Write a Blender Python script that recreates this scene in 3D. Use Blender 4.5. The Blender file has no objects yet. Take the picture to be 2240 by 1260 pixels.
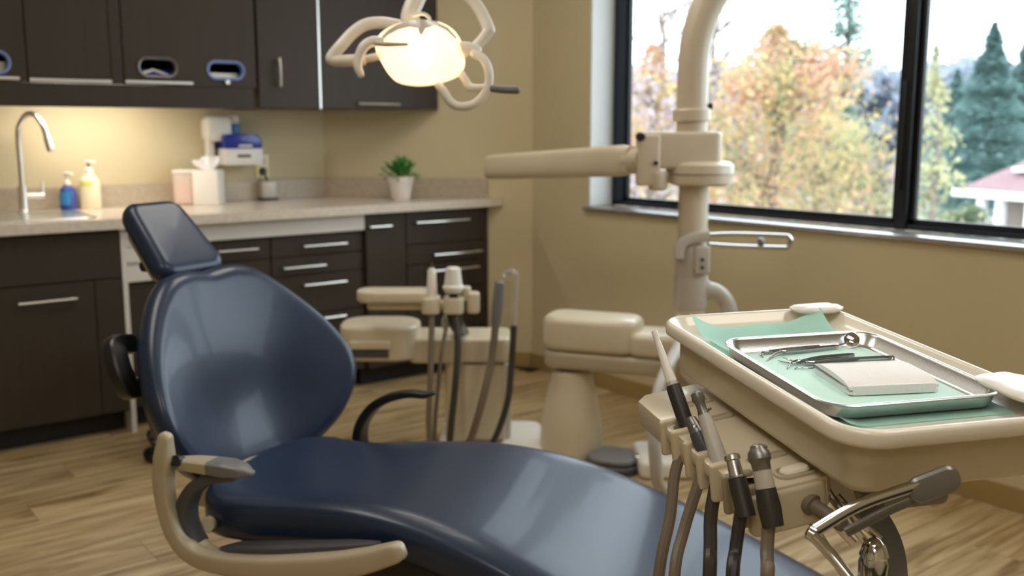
import bpy, bmesh, math, random
from mathutils import Vector, Matrix, noise
random.seed(11)
PI = math.pi
V = Vector
sc = bpy.context.scene
COL = sc.collection

# ------------------------------------------------------------------ camera
FPX, CAMH = 2150.0, 1.28
PITCH = math.atan(350.0 / FPX)
HEAD = math.radians(51.8)
cam = bpy.data.cameras.new('camera')
cam.sensor_width = 36.0
cam.lens = FPX / 2240.0 * 36.0
cam.clip_start, cam.clip_end = 0.05, 400
cam.dof.use_dof = True
cam.dof.focus_distance = 1.42
cam.dof.aperture_fstop = 4.0
cam_o = bpy.data.objects.new('camera', cam)
cam_o.location = (0, 0, CAMH)
cam_o.rotation_euler = (PI / 2 - PITCH, 0, HEAD - PI / 2)
COL.objects.link(cam_o)
sc.camera = cam_o

# ------------------------------------------------------------------ sky, exposure
world = bpy.data.worlds.new('overcast_sky')
sc.world = world
world.use_nodes = True
_n = world.node_tree.nodes['Background']
_n.inputs['Color'].default_value = (0.82, 0.91, 1.0, 1)
_n.inputs['Strength'].default_value = 3.7
sc.view_settings.view_transform = 'Standard'
sc.view_settings.look = 'None'
sc.view_settings.gamma = 1.0
sc.view_settings.use_curve_mapping = False
sc.view_settings.exposure = 0.55
CEILING_FILL = 5.0  # strength of the added, unseen ceiling panels
LAMP_LIGHT = 1.9
STRIP_LIGHT = 40.0
sc.cycles.max_bounces = 10
sc.cycles.diffuse_bounces = 5
sc.cycles.glossy_bounces = 5
sc.cycles.transparent_max_bounces = 12
sc.cycles.sample_clamp_indirect = 8.0
sc.cycles.caustics_reflective = False
sc.cycles.caustics_refractive = False

# ------------------------------------------------------------------ pixel rays of the photograph -> places
_s, _c = math.sin(HEAD), math.cos(HEAD)
CR = V((_s, -_c, 0))
F0 = V((_c, _s, 0))
ZU = V((0, 0, 1))
CF = F0 * math.cos(PITCH) - ZU * math.sin(PITCH)
CU = F0 * math.sin(PITCH) + ZU * math.cos(PITCH)
C0 = V((0, 0, CAMH))
def ray(x, y): return CF + CR * ((x - 1120) / FPX) - CU * ((y - 630) / FPX)
def atz(x, y, z): d = ray(x, y); return C0 + d * ((z - CAMH) / d.z)
def atX(x, y, X): d = ray(x, y); return C0 + d * (X / d.x)
def atY(x, y, Y): d = ray(x, y); return C0 + d * (Y / d.y)
def atd(x, y, dep): return C0 + ray(x, y) * dep
def onplane(x, y, p, n): d = ray(x, y); return C0 + d * ((p - C0).dot(n) / d.dot(n))

# ------------------------------------------------------------------ materials (all procedural)
def srgb(r, g, b):
    f = lambda c: (c / 255 / 12.92) if c / 255 <= 0.04045 else ((c / 255 + 0.055) / 1.055) ** 2.4
    return (f(r), f(g), f(b))
MATS = {}
def mat(name, col, rough=0.5, metal=0.0, var=0.06, scale=6.0, bump=0.0, bscale=60.0, coat=0.0, spec=0.5,
        emit=None, estr=0.0, trans=0.0, stretch=(1, 1, 1), sss=0.0, alpha=1.0):
    if name in MATS: return MATS[name]
    m = bpy.data.materials.new(name); m.use_nodes = True
    nt = m.node_tree; N = nt.nodes; L = nt.links
    b = N['Principled BSDF']
    b.inputs['Roughness'].default_value = rough
    b.inputs['Metallic'].default_value = metal
    b.inputs['Coat Weight'].default_value = coat
    b.inputs['Coat Roughness'].default_value = 0.08
    b.inputs['Specular IOR Level'].default_value = spec
    b.inputs['Transmission Weight'].default_value = trans
    b.inputs['Subsurface Weight'].default_value = sss
    b.inputs['Subsurface Radius'].default_value = (0.01, 0.01, 0.01)
    b.inputs['Alpha'].default_value = alpha
    tc = N.new('ShaderNodeTexCoord'); mp = N.new('ShaderNodeMapping')
    mp.inputs['Scale'].default_value = stretch
    L.new(tc.outputs['Object'], mp.inputs['Vector'])
    nz = N.new('ShaderNodeTexNoise'); nz.inputs['Scale'].default_value = scale; nz.inputs['Detail'].default_value = 4
    L.new(mp.outputs['Vector'], nz.inputs['Vector'])
    rp = N.new('ShaderNodeValToRGB')
    rp.color_ramp.elements[0].position = 0.3; rp.color_ramp.elements[1].position = 0.7
    rp.color_ramp.elements[0].color = (*[max(0, c * (1 - var)) for c in col], 1)
    rp.color_ramp.elements[1].color = (*[min(1, c * (1 + var)) for c in col], 1)
    L.new(nz.outputs['Fac'], rp.inputs['Fac']); L.new(rp.outputs['Color'], b.inputs['Base Color'])
    if bump > 0:
        n2 = N.new('ShaderNodeTexNoise'); n2.inputs['Scale'].default_value = bscale; n2.inputs['Detail'].default_value = 3
        L.new(mp.outputs['Vector'], n2.inputs['Vector'])
        bp = N.new('ShaderNodeBump'); bp.inputs['Strength'].default_value = bump; bp.inputs['Distance'].default_value = 0.002
        L.new(n2.outputs['Fac'], bp.inputs['Height']); L.new(bp.outputs['Normal'], b.inputs['Normal'])
    if emit:
        b.inputs['Emission Color'].default_value = (*emit, 1); b.inputs['Emission Strength'].default_value = estr
    MATS[name] = m
    return m

mat('wall_paint', srgb(200, 186, 150), 0.6, var=0.02, scale=3, bump=0.15, bscale=180)
mat('reveal_paint', srgb(204, 205, 202), 0.6, var=0.02)
mat('ceiling_paint', srgb(232, 228, 218), 0.8, var=0.02)
mat('baseboard_vinyl', srgb(158, 132, 84), 0.45, var=0.04)
mat('cabinet', srgb(58, 50, 42), 0.45, var=0.07, scale=5, stretch=(9, 9, 0.6), coat=0.0, spec=0.22)
mat('cabinet_inside', srgb(52, 44, 34), 0.6)
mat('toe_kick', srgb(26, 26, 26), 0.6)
mat('counter', srgb(203, 192, 176), 0.22, var=0.09, scale=45, coat=0.2)
mat('splash', srgb(176, 162, 142), 0.3, var=0.09, scale=45)
mat('white_laminate', srgb(206, 200, 192), 0.35, var=0.03)
mat('nickel', srgb(226, 222, 214), 0.33, metal=1.0, var=0.03)
mat('chrome', srgb(214, 214, 216), 0.08, metal=1.0, var=0.02)
mat('steel', srgb(214, 216, 216), 0.27, metal=1.0, var=0.03, bump=0.05, bscale=300)
mat('tool_steel', srgb(166, 168, 172), 0.16, metal=1.0, var=0.03)
mat('grey_metal', srgb(128, 126, 124), 0.35, metal=0.7, var=0.05)
mat('vinyl', srgb(30, 44, 68), 0.34, var=0.1, scale=7, bump=0.10, bscale=240, coat=0.12, spec=0.38)
mat('beige_plastic', srgb(206, 194, 168), 0.3, var=0.03, coat=0.15)
mat('beige_tray', srgb(230, 222, 206), 0.25, var=0.02, coat=0.25)
mat('post_paint', srgb(204, 190, 168), 0.32, var=0.03, coat=0.1)
mat('grey_beige', srgb(186, 178, 168), 0.35, var=0.03, coat=0.1)
mat('beige_frame', srgb(178, 166, 142), 0.38, metal=0.1, var=0.04)
mat('dark_grey_plastic', srgb(72, 72, 76), 0.38, var=0.06)
mat('mid_grey_plastic', srgb(112, 112, 112), 0.38, var=0.05)
mat('black_plastic', srgb(26, 27, 30), 0.35, var=0.1)
mat('black_rubber', srgb(48, 45, 42), 0.45, var=0.1)
mat('grey_hose', srgb(116, 104, 90), 0.42, var=0.06)
mat('dark_hose', srgb(60, 54, 48), 0.42, var=0.06)
mat('pale_hose', srgb(188, 184, 176), 0.4, var=0.04)
mat('white_plastic', srgb(232, 228, 220), 0.35, var=0.02)
mat('clear_plastic', srgb(236, 232, 228), 0.25, var=0.02, trans=0.6)
mat('mint_paper', srgb(212, 250, 242), 0.75, var=0.03, scale=20, bump=0.2, bscale=120)
mat('mint_paper_deep', srgb(120, 205, 172), 0.75, var=0.04, scale=20, bump=0.2, bscale=120)
mat('cloth', srgb(244, 243, 244), 0.85, var=0.02, bump=0.35, bscale=260)
mat('blue_plastic', srgb(28, 50, 150), 0.3, var=0.05, coat=0.2)
mat('sky_blue', srgb(50, 130, 190), 0.4)
mat('blue_soap', srgb(38, 62, 140), 0.2, var=0.05, coat=0.3)
mat('cream_soap', srgb(238, 226, 190), 0.3, var=0.02, coat=0.2)
mat('pink_label', srgb(226, 168, 148), 0.6, var=0.12, scale=14)
mat('yellow_label', srgb(222, 214, 120), 0.6)
mat('ivory', srgb(240, 228, 180), 0.4)
mat('ink', srgb(70, 66, 64), 0.6)
mat('leaf_green', srgb(60, 132, 52), 0.5, var=0.25, scale=30)
mat('pot_white', srgb(228, 218, 210), 0.4, var=0.02)
mat('soil', srgb(60, 44, 30), 0.9)
mat('frame_dark', srgb(38, 46, 58), 0.35, metal=0.3, var=0.05)
mat('frame_black', srgb(20, 22, 26), 0.4, metal=0.2)
mat('sill_metal', srgb(190, 186, 186), 0.22, metal=0.7, var=0.04)
mat('lamp_white', srgb(226, 220, 210), 0.35, var=0.02)
mat('orange_glow', srgb(250, 200, 160), 0.4)
mat('bark', srgb(120, 108, 98), 0.9, var=0.2, scale=8)
mat('bark_dark', srgb(82, 74, 66), 0.9, var=0.2, scale=8)
mat('grass', srgb(150, 148, 140), 0.95, var=0.25, scale=0.6)
mat('house_wall', srgb(150, 136, 126), 0.8, var=0.04)
mat('roof_shingle', srgb(128, 100, 102), 0.85, var=0.1, scale=4)
mat('white_trim', srgb(240, 240, 240), 0.6)
mat('brick', srgb(178, 110, 86), 0.8, var=0.1)
mat('window_dark', srgb(90, 100, 112), 0.2)
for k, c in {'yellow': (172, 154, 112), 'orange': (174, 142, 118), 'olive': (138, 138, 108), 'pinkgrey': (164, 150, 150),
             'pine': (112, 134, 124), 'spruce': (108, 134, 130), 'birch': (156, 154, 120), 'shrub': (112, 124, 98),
             'haze': (140, 146, 156), 'red': (178, 128, 110)}.items():  # haze and spruce tones are greyed and lightened to paint in distance haze
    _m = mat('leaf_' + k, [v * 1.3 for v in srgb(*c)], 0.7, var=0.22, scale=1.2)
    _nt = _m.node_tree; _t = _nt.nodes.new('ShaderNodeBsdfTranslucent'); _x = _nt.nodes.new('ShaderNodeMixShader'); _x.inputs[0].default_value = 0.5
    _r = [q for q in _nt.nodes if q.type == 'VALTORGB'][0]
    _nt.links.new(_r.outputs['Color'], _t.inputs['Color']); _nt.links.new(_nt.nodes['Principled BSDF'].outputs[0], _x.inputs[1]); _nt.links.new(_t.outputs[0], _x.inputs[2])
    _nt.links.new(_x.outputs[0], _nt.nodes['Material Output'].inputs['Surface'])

def glass_mat():
    m = bpy.data.materials.new('window_glass'); m.use_nodes = True
    nt = m.node_tree; nt.nodes.remove(nt.nodes['Principled BSDF'])
    out = nt.nodes['Material Output']
    t = nt.nodes.new('ShaderNodeBsdfTransparent'); t.inputs['Color'].default_value = (0.95, 0.97, 0.97, 1)
    g = nt.nodes.new('ShaderNodeBsdfGlossy'); g.inputs['Roughness'].default_value = 0.02
    fr = nt.nodes.new('ShaderNodeFresnel'); fr.inputs['IOR'].default_value = 1.45
    mx = nt.nodes.new('ShaderNodeMixShader')
    ge = nt.nodes.new('ShaderNodeNewGeometry'); mu = nt.nodes.new('ShaderNodeMath'); mu.operation = 'MULTIPLY_ADD'   # outer skin only: no mirror from inside the pane
    mu.inputs[1].default_value = -1.0; mu.inputs[2].default_value = 1.0
    m2 = nt.nodes.new('ShaderNodeMath'); m2.operation = 'MULTIPLY'
    nt.links.new(ge.outputs['Backfacing'], mu.inputs[0]); nt.links.new(mu.outputs[0], m2.inputs[0]); nt.links.new(fr.outputs[0], m2.inputs[1])
    nt.links.new(m2.outputs[0], mx.inputs[0]); nt.links.new(t.outputs[0], mx.inputs[1]); nt.links.new(g.outputs[0], mx.inputs[2])
    nt.links.new(mx.outputs[0], out.inputs['Surface'])
    MATS['window_glass'] = m
glass_mat()
mat('rim_blue', srgb(116, 136, 188), 0.35, var=0.04)
def sheer_mat(name, col, tr):
    m = bpy.data.materials.new(name); m.use_nodes = True
    nt = m.node_tree; b = nt.nodes['Principled BSDF']; out = nt.nodes['Material Output']
    b.inputs['Base Color'].default_value = (*col, 1); b.inputs['Roughness'].default_value = 0.3
    t = nt.nodes.new('ShaderNodeBsdfTransparent'); mx = nt.nodes.new('ShaderNodeMixShader')
    nz = nt.nodes.new('ShaderNodeTexNoise'); nz.inputs['Scale'].default_value = 25
    mr = nt.nodes.new('ShaderNodeMapRange'); mr.inputs['To Min'].default_value = tr - 0.1; mr.inputs['To Max'].default_value = tr + 0.1
    nt.links.new(nz.outputs['Fac'], mr.inputs['Value']); nt.links.new(mr.outputs['Result'], mx.inputs[0])
    nt.links.new(b.outputs[0], mx.inputs[1]); nt.links.new(t.outputs[0], mx.inputs[2])
    nt.links.new(mx.outputs[0], out.inputs['Surface']); MATS[name] = m
sheer_mat('sheer_plastic', srgb(238, 234, 230), 0.45)
sheer_mat('sheer_box', srgb(240, 226, 214), 0.4)
def emit_mat(name, col, strength):
    m = bpy.data.materials.new(name); m.use_nodes = True
    b = m.node_tree.nodes['Principled BSDF']
    b.inputs['Base Color'].default_value = (*col, 1)
    b.inputs['Emission Color'].default_value = (*col, 1); b.inputs['Emission Strength'].default_value = strength
    MATS[name] = m
emit_mat('ceiling_fill_diffuser', (1.0, 0.94, 0.86), CEILING_FILL)
emit_mat('strip_diffuser', (1.0, 0.90, 0.78), STRIP_LIGHT)
emit_mat('lamp_bulb', (1.0, 0.80, 0.52), LAMP_LIGHT * 5)
emit_mat('lamp_lens', (1.0, 0.82, 0.56), 1.6)
def floor_wood():
    m = bpy.data.materials.new('floor_wood'); m.use_nodes = True
    nt = m.node_tree; N = nt.nodes; L = nt.links; b = N['Principled BSDF']
    b.inputs['Roughness'].default_value = 0.42
    tc = N.new('ShaderNodeTexCoord'); oi = N.new('ShaderNodeObjectInfo')
    vm = N.new('ShaderNodeVectorMath'); vm.operation = 'MULTIPLY'; vm.inputs[1].default_value = (1.3, 13, 1)
    va = N.new('ShaderNodeVectorMath'); va.operation = 'ADD'
    sc_ = N.new('ShaderNodeVectorMath'); sc_.operation = 'SCALE'; sc_.inputs[0].default_value = (37, 91, 13)
    L.new(oi.outputs['Random'], sc_.inputs['Scale'])
    L.new(tc.outputs['Object'], vm.inputs[0]); L.new(vm.outputs[0], va.inputs[0]); L.new(sc_.outputs[0], va.inputs[1])
    n1 = N.new('ShaderNodeTexNoise'); n1.inputs['Scale'].default_value = 1.6; n1.inputs['Detail'].default_value = 7; n1.inputs['Distortion'].default_value = 1.2
    L.new(va.outputs[0], n1.inputs['Vector'])
    rp = N.new('ShaderNodeValToRGB')
    e = rp.color_ramp.elements
    e[0].position = 0.28; e[0].color = (*srgb(118, 94, 60), 1)
    e[1].position = 0.72; e[1].color = (*srgb(206, 184, 144), 1)
    x = e.new(0.45); x.color = (*srgb(168, 142, 100), 1)
    L.new(n1.outputs['Fac'], rp.inputs['Fac'])
    hs = N.new('ShaderNodeHueSaturation')
    mr = N.new('ShaderNodeMapRange'); mr.inputs['To Min'].default_value = 0.86; mr.inputs['To Max'].default_value = 1.1
    L.new(oi.outputs['Random'], mr.inputs['Value']); L.new(mr.outputs['Result'], hs.inputs['Value'])
    L.new(rp.outputs['Color'], hs.inputs['Color']); L.new(hs.outputs['Color'], b.inputs['Base Color'])
    bp = N.new('ShaderNodeBump'); bp.inputs['Strength'].default_value = 0.12; bp.inputs['Distance'].default_value = 0.002
    L.new(n1.outputs['Fac'], bp.inputs['Height']); L.new(bp.outputs['Normal'], b.inputs['Normal'])
    MATS['floor_wood'] = m
floor_wood()

# ------------------------------------------------------------------ object helpers
WM = {}
def tag(o, label=None, cat=None, group=None, kind=None):
    if label: o['label'] = label
    if cat: o['category'] = cat
    if group: o['group'] = group
    if kind: o['kind'] = kind
    return o
def thing(name, label, cat, loc, rz=0.0, group=None, kind=None):
    o = bpy.data.objects.new(name, None); COL.objects.link(o)
    o.empty_display_size = 0.05
    o.location = loc; o.rotation_euler = (0, 0, rz)
    WM[o.name] = Matrix.Translation(V(loc)) @ Matrix.Rotation(rz, 4, 'Z')
    return tag(o, label, cat, group, kind)
def obj(name, bm, m, parent=None, base=None, smooth=True, label=None, angle=35, local=False):
    """links a bmesh (world coordinates) as one mesh object, its origin at base or at its parent"""
    me = bpy.data.meshes.new(name)
    M = WM[parent.name] if parent else Matrix.Translation(V(base) if base is not None else V((0, 0, 0)))
    if parent is not None and base is not None: M = M  # parts share the frame of the thing
    if not local: bm.transform(M.inverted())
    bmesh.ops.recalc_face_normals(bm, faces=bm.faces[:])
    if smooth:
        ca = math.radians(angle)
        for f in bm.faces: f.smooth = True
        for e in bm.edges:
            if len(e.link_faces) == 2 and e.calc_face_angle(0) > ca: e.smooth = False
    bm.to_mesh(me); bm.free()
    o = bpy.data.objects.new(name, me); COL.objects.link(o)
    for mm in (m if isinstance(m, (list, tuple)) else [m]): me.materials.append(MATS[mm])
    if parent: o.parent = parent
    else: o.location = M.translation
    WM[o.name] = M
    if label: o['label'] = label
    return o
def single(name, bm, m, label, cat, base, group=None, kind=None, **k):
    return tag(obj(name, bm, m, None, base, **k), label, cat, group, kind)
def struct(name, bm, m, parent=None, **k):
    o = obj(name, bm, m, parent, **k)
    if not parent: o['kind'] = 'structure'
    return o
def clone(o, parent, loc=None):
    c = o.copy(); COL.objects.link(c); c.parent = parent
    if loc is not None: c.location = loc
    return c

# ------------------------------------------------------------------ shape helpers
def box(bm, lo, hi, M=None, bevel=0.0, seg=2):
    r = bmesh.ops.create_cube(bm, size=1.0)
    vs = r['verts']; lo, hi = V(lo), V(hi)
    for v in vs: v.co = V([lo[i] + (v.co[i] + 0.5) * (hi[i] - lo[i]) for i in range(3)])
    if bevel > 0:
        es = list({e for v in vs for e in v.link_edges})
        rb = bmesh.ops.bevel(bm, geom=es, offset=bevel, segments=seg, profile=0.5, affect='EDGES', clamp_overlap=True)
        vs = list({v for v in rb['verts']} | {v for v in vs if v.is_valid})
    if M is not None:
        for v in vs: v.co = M @ v.co
    return vs
def newbox(lo, hi, M=None, bevel=0.0, seg=2):
    bm = bmesh.new(); box(bm, lo, hi, M, bevel, seg); return bm
def loft(bm, loops, cap=True, closed=True):
    rings = [[bm.verts.new(p) for p in lp] for lp in loops]
    n = len(rings[0])
    for a, b in zip(rings, rings[1:]):
        for i in range(n if closed else n - 1):
            j = (i + 1) % n
            try: bm.faces.new((a[i], a[j], b[j], b[i]))
            except ValueError: pass
    if cap:
        for r in (rings[0], rings[-1]):
            try: bm.faces.new(r)
            except ValueError: pass
    return rings
def catmull(pts, n=8):
    pts = [V(p) for p in pts]
    if len(pts) < 3: return [pts[0].lerp(pts[-1], i / n) for i in range(n + 1)]
    P = [pts[0] * 2 - pts[1]] + pts + [pts[-1] * 2 - pts[-2]]
    out = []
    for i in range(1, len(P) - 2):
        a, b, c, d = P[i - 1:i + 3]
        for k in range(n):
            t = k / n
            out.append(0.5 * ((2 * b) + (c - a) * t + (2 * a - 5 * b + 4 * c - d) * t * t + (3 * b - a - 3 * c + d) * t ** 3))
    out.append(pts[-1])
    return out
def interp(x, xs, ys):
    if x <= xs[0]: return ys[0]
    for i in range(1, len(xs)):
        if x <= xs[i]:
            t = (x - xs[i - 1]) / (xs[i] - xs[i - 1]); return ys[i - 1] + (ys[i] - ys[i - 1]) * t
    return ys[-1]
def sinterp(x, xs, ys):
    """smooth (monotone-ish cubic) interpolation"""
    n = len(xs)
    if x <= xs[0]: return ys[0]
    if x >= xs[-1]: return ys[-1]
    m = []
    for i in range(n):
        a, b = max(0, i - 1), min(n - 1, i + 1)
        m.append((ys[b] - ys[a]) / (xs[b] - xs[a]))
    for i in range(1, n):
        if x <= xs[i]:
            h = xs[i] - xs[i - 1]; t = (x - xs[i - 1]) / h
            return ((2 * t ** 3 - 3 * t * t + 1) * ys[i - 1] + (t ** 3 - 2 * t * t + t) * h * m[i - 1]
                    + (-2 * t ** 3 + 3 * t * t) * ys[i] + (t ** 3 - t * t) * h * m[i])
def tube(bm, pts, r, seg=10, n=6, flat=None, up=None, round_end=False, smooth=True):
    """sweep of a circle (or a rounded rectangle flat=(a,b)) along points; r number or list per point"""
    P = catmull(pts, n) if smooth else [V(p) for p in pts]
    cnt = len(P)
    rs = r if isinstance(r, (list, tuple)) else [r] * len(pts)
    if smooth:
        kx = [i * n for i in range(len(pts))] if len(pts) >= 3 else [0, n]
        R = [interp(i, kx, rs) for i in range(cnt)]
    else: R = list(rs)
    T = []
    for i in range(cnt):
        d = P[min(i + 1, cnt - 1)] - P[max(i - 1, 0)]
        T.append(d.normalized() if d.length > 1e-9 else V((0, 0, 1)))
    u = V(up) if up is not None else (V((0, 0, 1)) if abs(T[0].z) < 0.9 else V((1, 0, 0)))
    u = (u - T[0] * u.dot(T[0])).normalized()
    loops = []
    for i in range(cnt):
        u = (V(up) if up is not None else u)
        u = (u - T[i] * u.dot(T[i])).normalized(); w = T[i].cross(u)
        lp = []
        for k in range(seg):
            a = 2 * PI * k / seg
            ca, sa = math.cos(a), math.sin(a)
            if flat:
                e = 0.45
                x = flat[0] * math.copysign(abs(ca) ** e, ca); y = flat[1] * math.copysign(abs(sa) ** e, sa)
                lp.append(P[i] + (u * x + w * y) * R[i])
            else: lp.append(P[i] + (u * ca + w * sa) * R[i])
        loops.append(lp)
    if round_end:
        for end in (0, -1):
            c = P[end]; t = T[end] * (-1 if end == 0 else 1); rr = R[end] * (max(flat) if flat else 1.0)
            extra = []
            for a in (0.5, 0.85, 1.2):
                extra.append([c + (p - c) * math.cos(a) + t * rr * math.sin(a) for p in loops[end]])
            if end == 0: loops = extra[::-1] + loops
            else: loops = loops + extra
    loft(bm, loops)
def newtube(pts, r, **k):
    bm = bmesh.new(); tube(bm, pts, r, **k); return bm
def lathe(bm, prof, a, b, seg=20):
    """profile [(t along 0..1 or metres, radius)] revolved about the axis a->b"""
    a, b = V(a), V(b); d = (b - a); ln = d.length; d.normalize()
    u = V((0, 0, 1)) if abs(d.z) < 0.9 else V((1, 0, 0))
    u = (u - d * u.dot(d)).normalized(); w = d.cross(u)
    loft(bm, [[a + d * (t * ln) + (u * math.cos(2 * PI * k / seg) + w * math.sin(2 * PI * k / seg)) * max(r, 1e-4) for k in range(seg)] for t, r in prof])
def newlathe(prof, a, b, seg=20):
    bm = bmesh.new(); lathe(bm, prof, a, b, seg); return bm
def rrect(hx, hy, r, n=6):
    pts = []
    for cx, cy, a0 in ((hx - r, hy - r, 0), (-hx + r, hy - r, PI / 2), (-hx + r, -hy + r, PI), (hx - r, -hy + r, 1.5 * PI)):
        for k in range(n + 1):
            a = a0 + PI / 2 * k / n
            pts.append((cx + r * math.cos(a), cy + r * math.sin(a)))
    return pts
def rloft(bm, M, hx, hy, r, levels, n=6):
    """rounded rectangle walls: levels [(inset, z)]"""
    loft(bm, [[M @ V((x, y, z)) for x, y in rrect(hx - i, hy - i, max(r - i, 0.002), n)] for i, z in levels])
def rounded_box(lo, hi, M=None, r=0.02, n=5, e=None):
    """soft box: rounded vertical corners and rounded top and bottom edges"""
    lo, hi = V(lo), V(hi); e = r * 0.6 if e is None else e
    hx, hy = (hi.x - lo.x) / 2, (hi.y - lo.y) / 2
    T = (M or Matrix()) @ Matrix.Translation(((lo.x + hi.x) / 2, (lo.y + hi.y) / 2, 0))
    lv = []
    for k in range(n + 1):
        a = PI / 2 * k / n; lv.append((e * (1 - math.sin(a)), lo.z + e * (1 - math.cos(a))))
    for k in range(n + 1):
        a = PI / 2 * k / n; lv.append((e * (1 - math.cos(a)), hi.z - e * (1 - math.sin(a))))
    bm = bmesh.new(); rloft(bm, T, hx, hy, r, lv, n); return bm
def plate(outer, holes, th, M):
    """flat plate with holes: outlines in its own xy plane, thickness along -z"""
    bm = bmesh.new(); es = []
    for lp in [outer] + holes:
        vs = [bm.verts.new((x, y, 0)) for x, y in lp]
        for i in range(len(vs)): es.append(bm.edges.new((vs[i], vs[(i + 1) % len(vs)])))
    bmesh.ops.triangle_fill(bm, use_beauty=True, use_dissolve=False, edges=es)
    r = bmesh.ops.extrude_face_region(bm, geom=bm.faces[:])
    for g in r['geom']:
        if isinstance(g, bmesh.types.BMVert): g.co.z -= th
    bm.transform(M); return bm
def prism(outline, z0, z1, M=None, bevel=0.0, seg=2):
    bm = bmesh.new()
    a = [bm.verts.new((x, y, z0)) for x, y in outline]; b = [bm.verts.new((x, y, z1)) for x, y in outline]
    n = len(a)
    for i in range(n): bm.faces.new((a[i], a[(i + 1) % n], b[(i + 1) % n], b[i]))
    bm.faces.new(a[::-1]); bm.faces.new(b)
    if bevel:
        es = [e for e in bm.edges if abs(e.verts[0].co.z - e.verts[1].co.z) < 1e-6]
        bmesh.ops.bevel(bm, geom=es, offset=bevel, segments=seg, profile=0.5, affect='EDGES', clamp_overlap=True)
    if M is not None: bm.transform(M)
    return bm
def pillow(outline, th, r, warp, crown=0.0, rings=12, es=6):
    """upholstered pad: outline (x,y) counter-clockwise, rounded edges of radius r, warp(x,y,z)->Vector"""
    n = len(outline); P = [V((x, y)) for x, y in outline]
    nor = []
    for i in range(n):
        t = P[(i + 1) % n] - P[i - 1]; t.normalize(); nor.append(V((-t.y, t.x)))
    c = sum(P, V((0, 0))) / n
    loops = []
    def ring(ins, z): return [(P[i] + nor[i] * ins, z) for i in range(n)]
    lv = [(r * (1 - math.sin(PI / 2 * k / es)), -th / 2 + r * (1 - math.cos(PI / 2 * k / es))) for k in range(es + 1)]
    lv += [(r * (1 - math.cos(PI / 2 * k / es)), th / 2 - r * (1 - math.sin(PI / 2 * k / es))) for k in range(es + 1)]
    L = [ring(i, z) for i, z in lv]
    inner = [P[i] + nor[i] * r for i in range(n)]
    back = [[(c + (q - c) * s, -th / 2) for q in inner] for s in (0.02, 0.5)]
    front = []
    for k in range(1, rings + 1):
        s = 1 - k / rings * 0.985
        front.append([(c + (q - c) * s, th / 2 + crown * (1 - s * s)) for q in inner])
    bm = bmesh.new()
    loft(bm, [[warp(p.x, p.y, z) for p, z in lp] for lp in back + L + front])
    return bm
def frame_at(o, x, z=None):
    """matrix with origin o, local x axis along x (horizontal)"""
    x = V(x).normalized(); z = V((0, 0, 1)) if z is None else V(z).normalized()
    y = z.cross(x).normalized()
    return Matrix(((x.x, y.x, z.x, o[0]), (x.y, y.y, z.y, o[1]), (x.z, y.z, z.z, o[2]), (0, 0, 0, 1)))

# ================================================================== THE ROOM
XC, YA, SB = 3.30, 4.82, 7.32          # window wall x, cabinet wall y, 45 degree corner wall x + y
XL, YR, ZC = -2.3, -1.7, 2.7
floor = struct('floor', newbox((XL - 0.2, YR - 0.2, -0.25), (XC + 0.24, YA + 0.2, -0.008)), 'toe_kick', smooth=False)
PW, PL = 0.182, 1.22
def plank_bm(l):
    bm = newbox((0.0008, 0.0008, -0.008), (l - 0.0008, PW - 0.0008, 0.0)); return bm
pl_me = {}
row = 0; y = -0.62
while y < 4.3:
    off = [0.0, 0.45, 0.83, 0.2, 0.66][row % 5] * PL
    x = -0.75 - off
    while x < XC:
        x0, x1 = x, x + PL
        hi = min(XC - 0.002, (SB - y - PW) - 0.002 if y + PW > SB - XC else 9)
        hi = min(hi, XC - 0.002)
        if x0 < hi - 0.05:
            l = round(min(x1, hi) - x0, 3)
            if l not in pl_me:
                o = obj('plank', plank_bm(l), 'floor_wood', floor, smooth=False, local=True); pl_me[l] = o
            else:
                o = clone(pl_me[l], floor)
            o.location = (x0, y, 0)
        x += PL
    y += PW; row += 1
struct('ceiling', newbox((XL - 0.2, YR - 0.2, ZC), (XC + 0.24, YA + 0.2, ZC + 0.1)), 'ceiling_paint', smooth=False)
struct('wall_left', newbox((XL - 0.2, YA, -0.008), (XC + 0.24, YA + 0.15, ZC)), 'wall_paint', smooth=False)
bmw = prism([(SB - YA, YA), (XC, SB - XC), (XC + 0.1, SB - XC), (XC + 0.1, YA)], -0.008, ZC)
struct('wall_corner', bmw, 'wall_paint', smooth=False)
WY0, WY1, WZ0, WZ1 = 0.25, 3.585, 0.885, 2.35     # window opening
bm = bmesh.new()
for lo, hi in (((XC, YR - 0.2, -0.008), (XC + 0.24, YA, WZ0)), ((XC, YR - 0.2, WZ1), (XC + 0.24, YA, ZC)),
               ((XC, WY1, WZ0), (XC + 0.24, YA, WZ1)), ((XC, YR - 0.2, WZ0), (XC + 0.24, WY0, WZ1))):
    box(bm, lo, hi)
struct('wall_window', bm, 'wall_paint', smooth=False)
struct('wall_right', newbox((XL - 0.2, YR - 0.15, -0.008), (XC, YR, ZC)), 'wall_paint', smooth=False)
struct('wall_back', newbox((XL - 0.15, YR, -0.008), (XL, YA, ZC)), 'wall_paint', smooth=False)
bm = prism([(0, 0), (0.010, 0), (0.010, 0.07), (0.004, 0.08), (0, 0.08)], 0, 1)
struct('baseboard_window', newbox((XC - 0.011, YR, 0), (XC, SB - XC, 0.082), bevel=0.003), 'baseboard_vinyl', smooth=False)
bm.free()
Mb = frame_at((3.15, SB - 3.15, 0), (1, -1, 0))
struct('baseboard_corner', newbox((0.0, -0.011, 0.0), (0.206, 0.0, 0.082), Mb, bevel=0.003), 'baseboard_vinyl', smooth=False)

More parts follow.
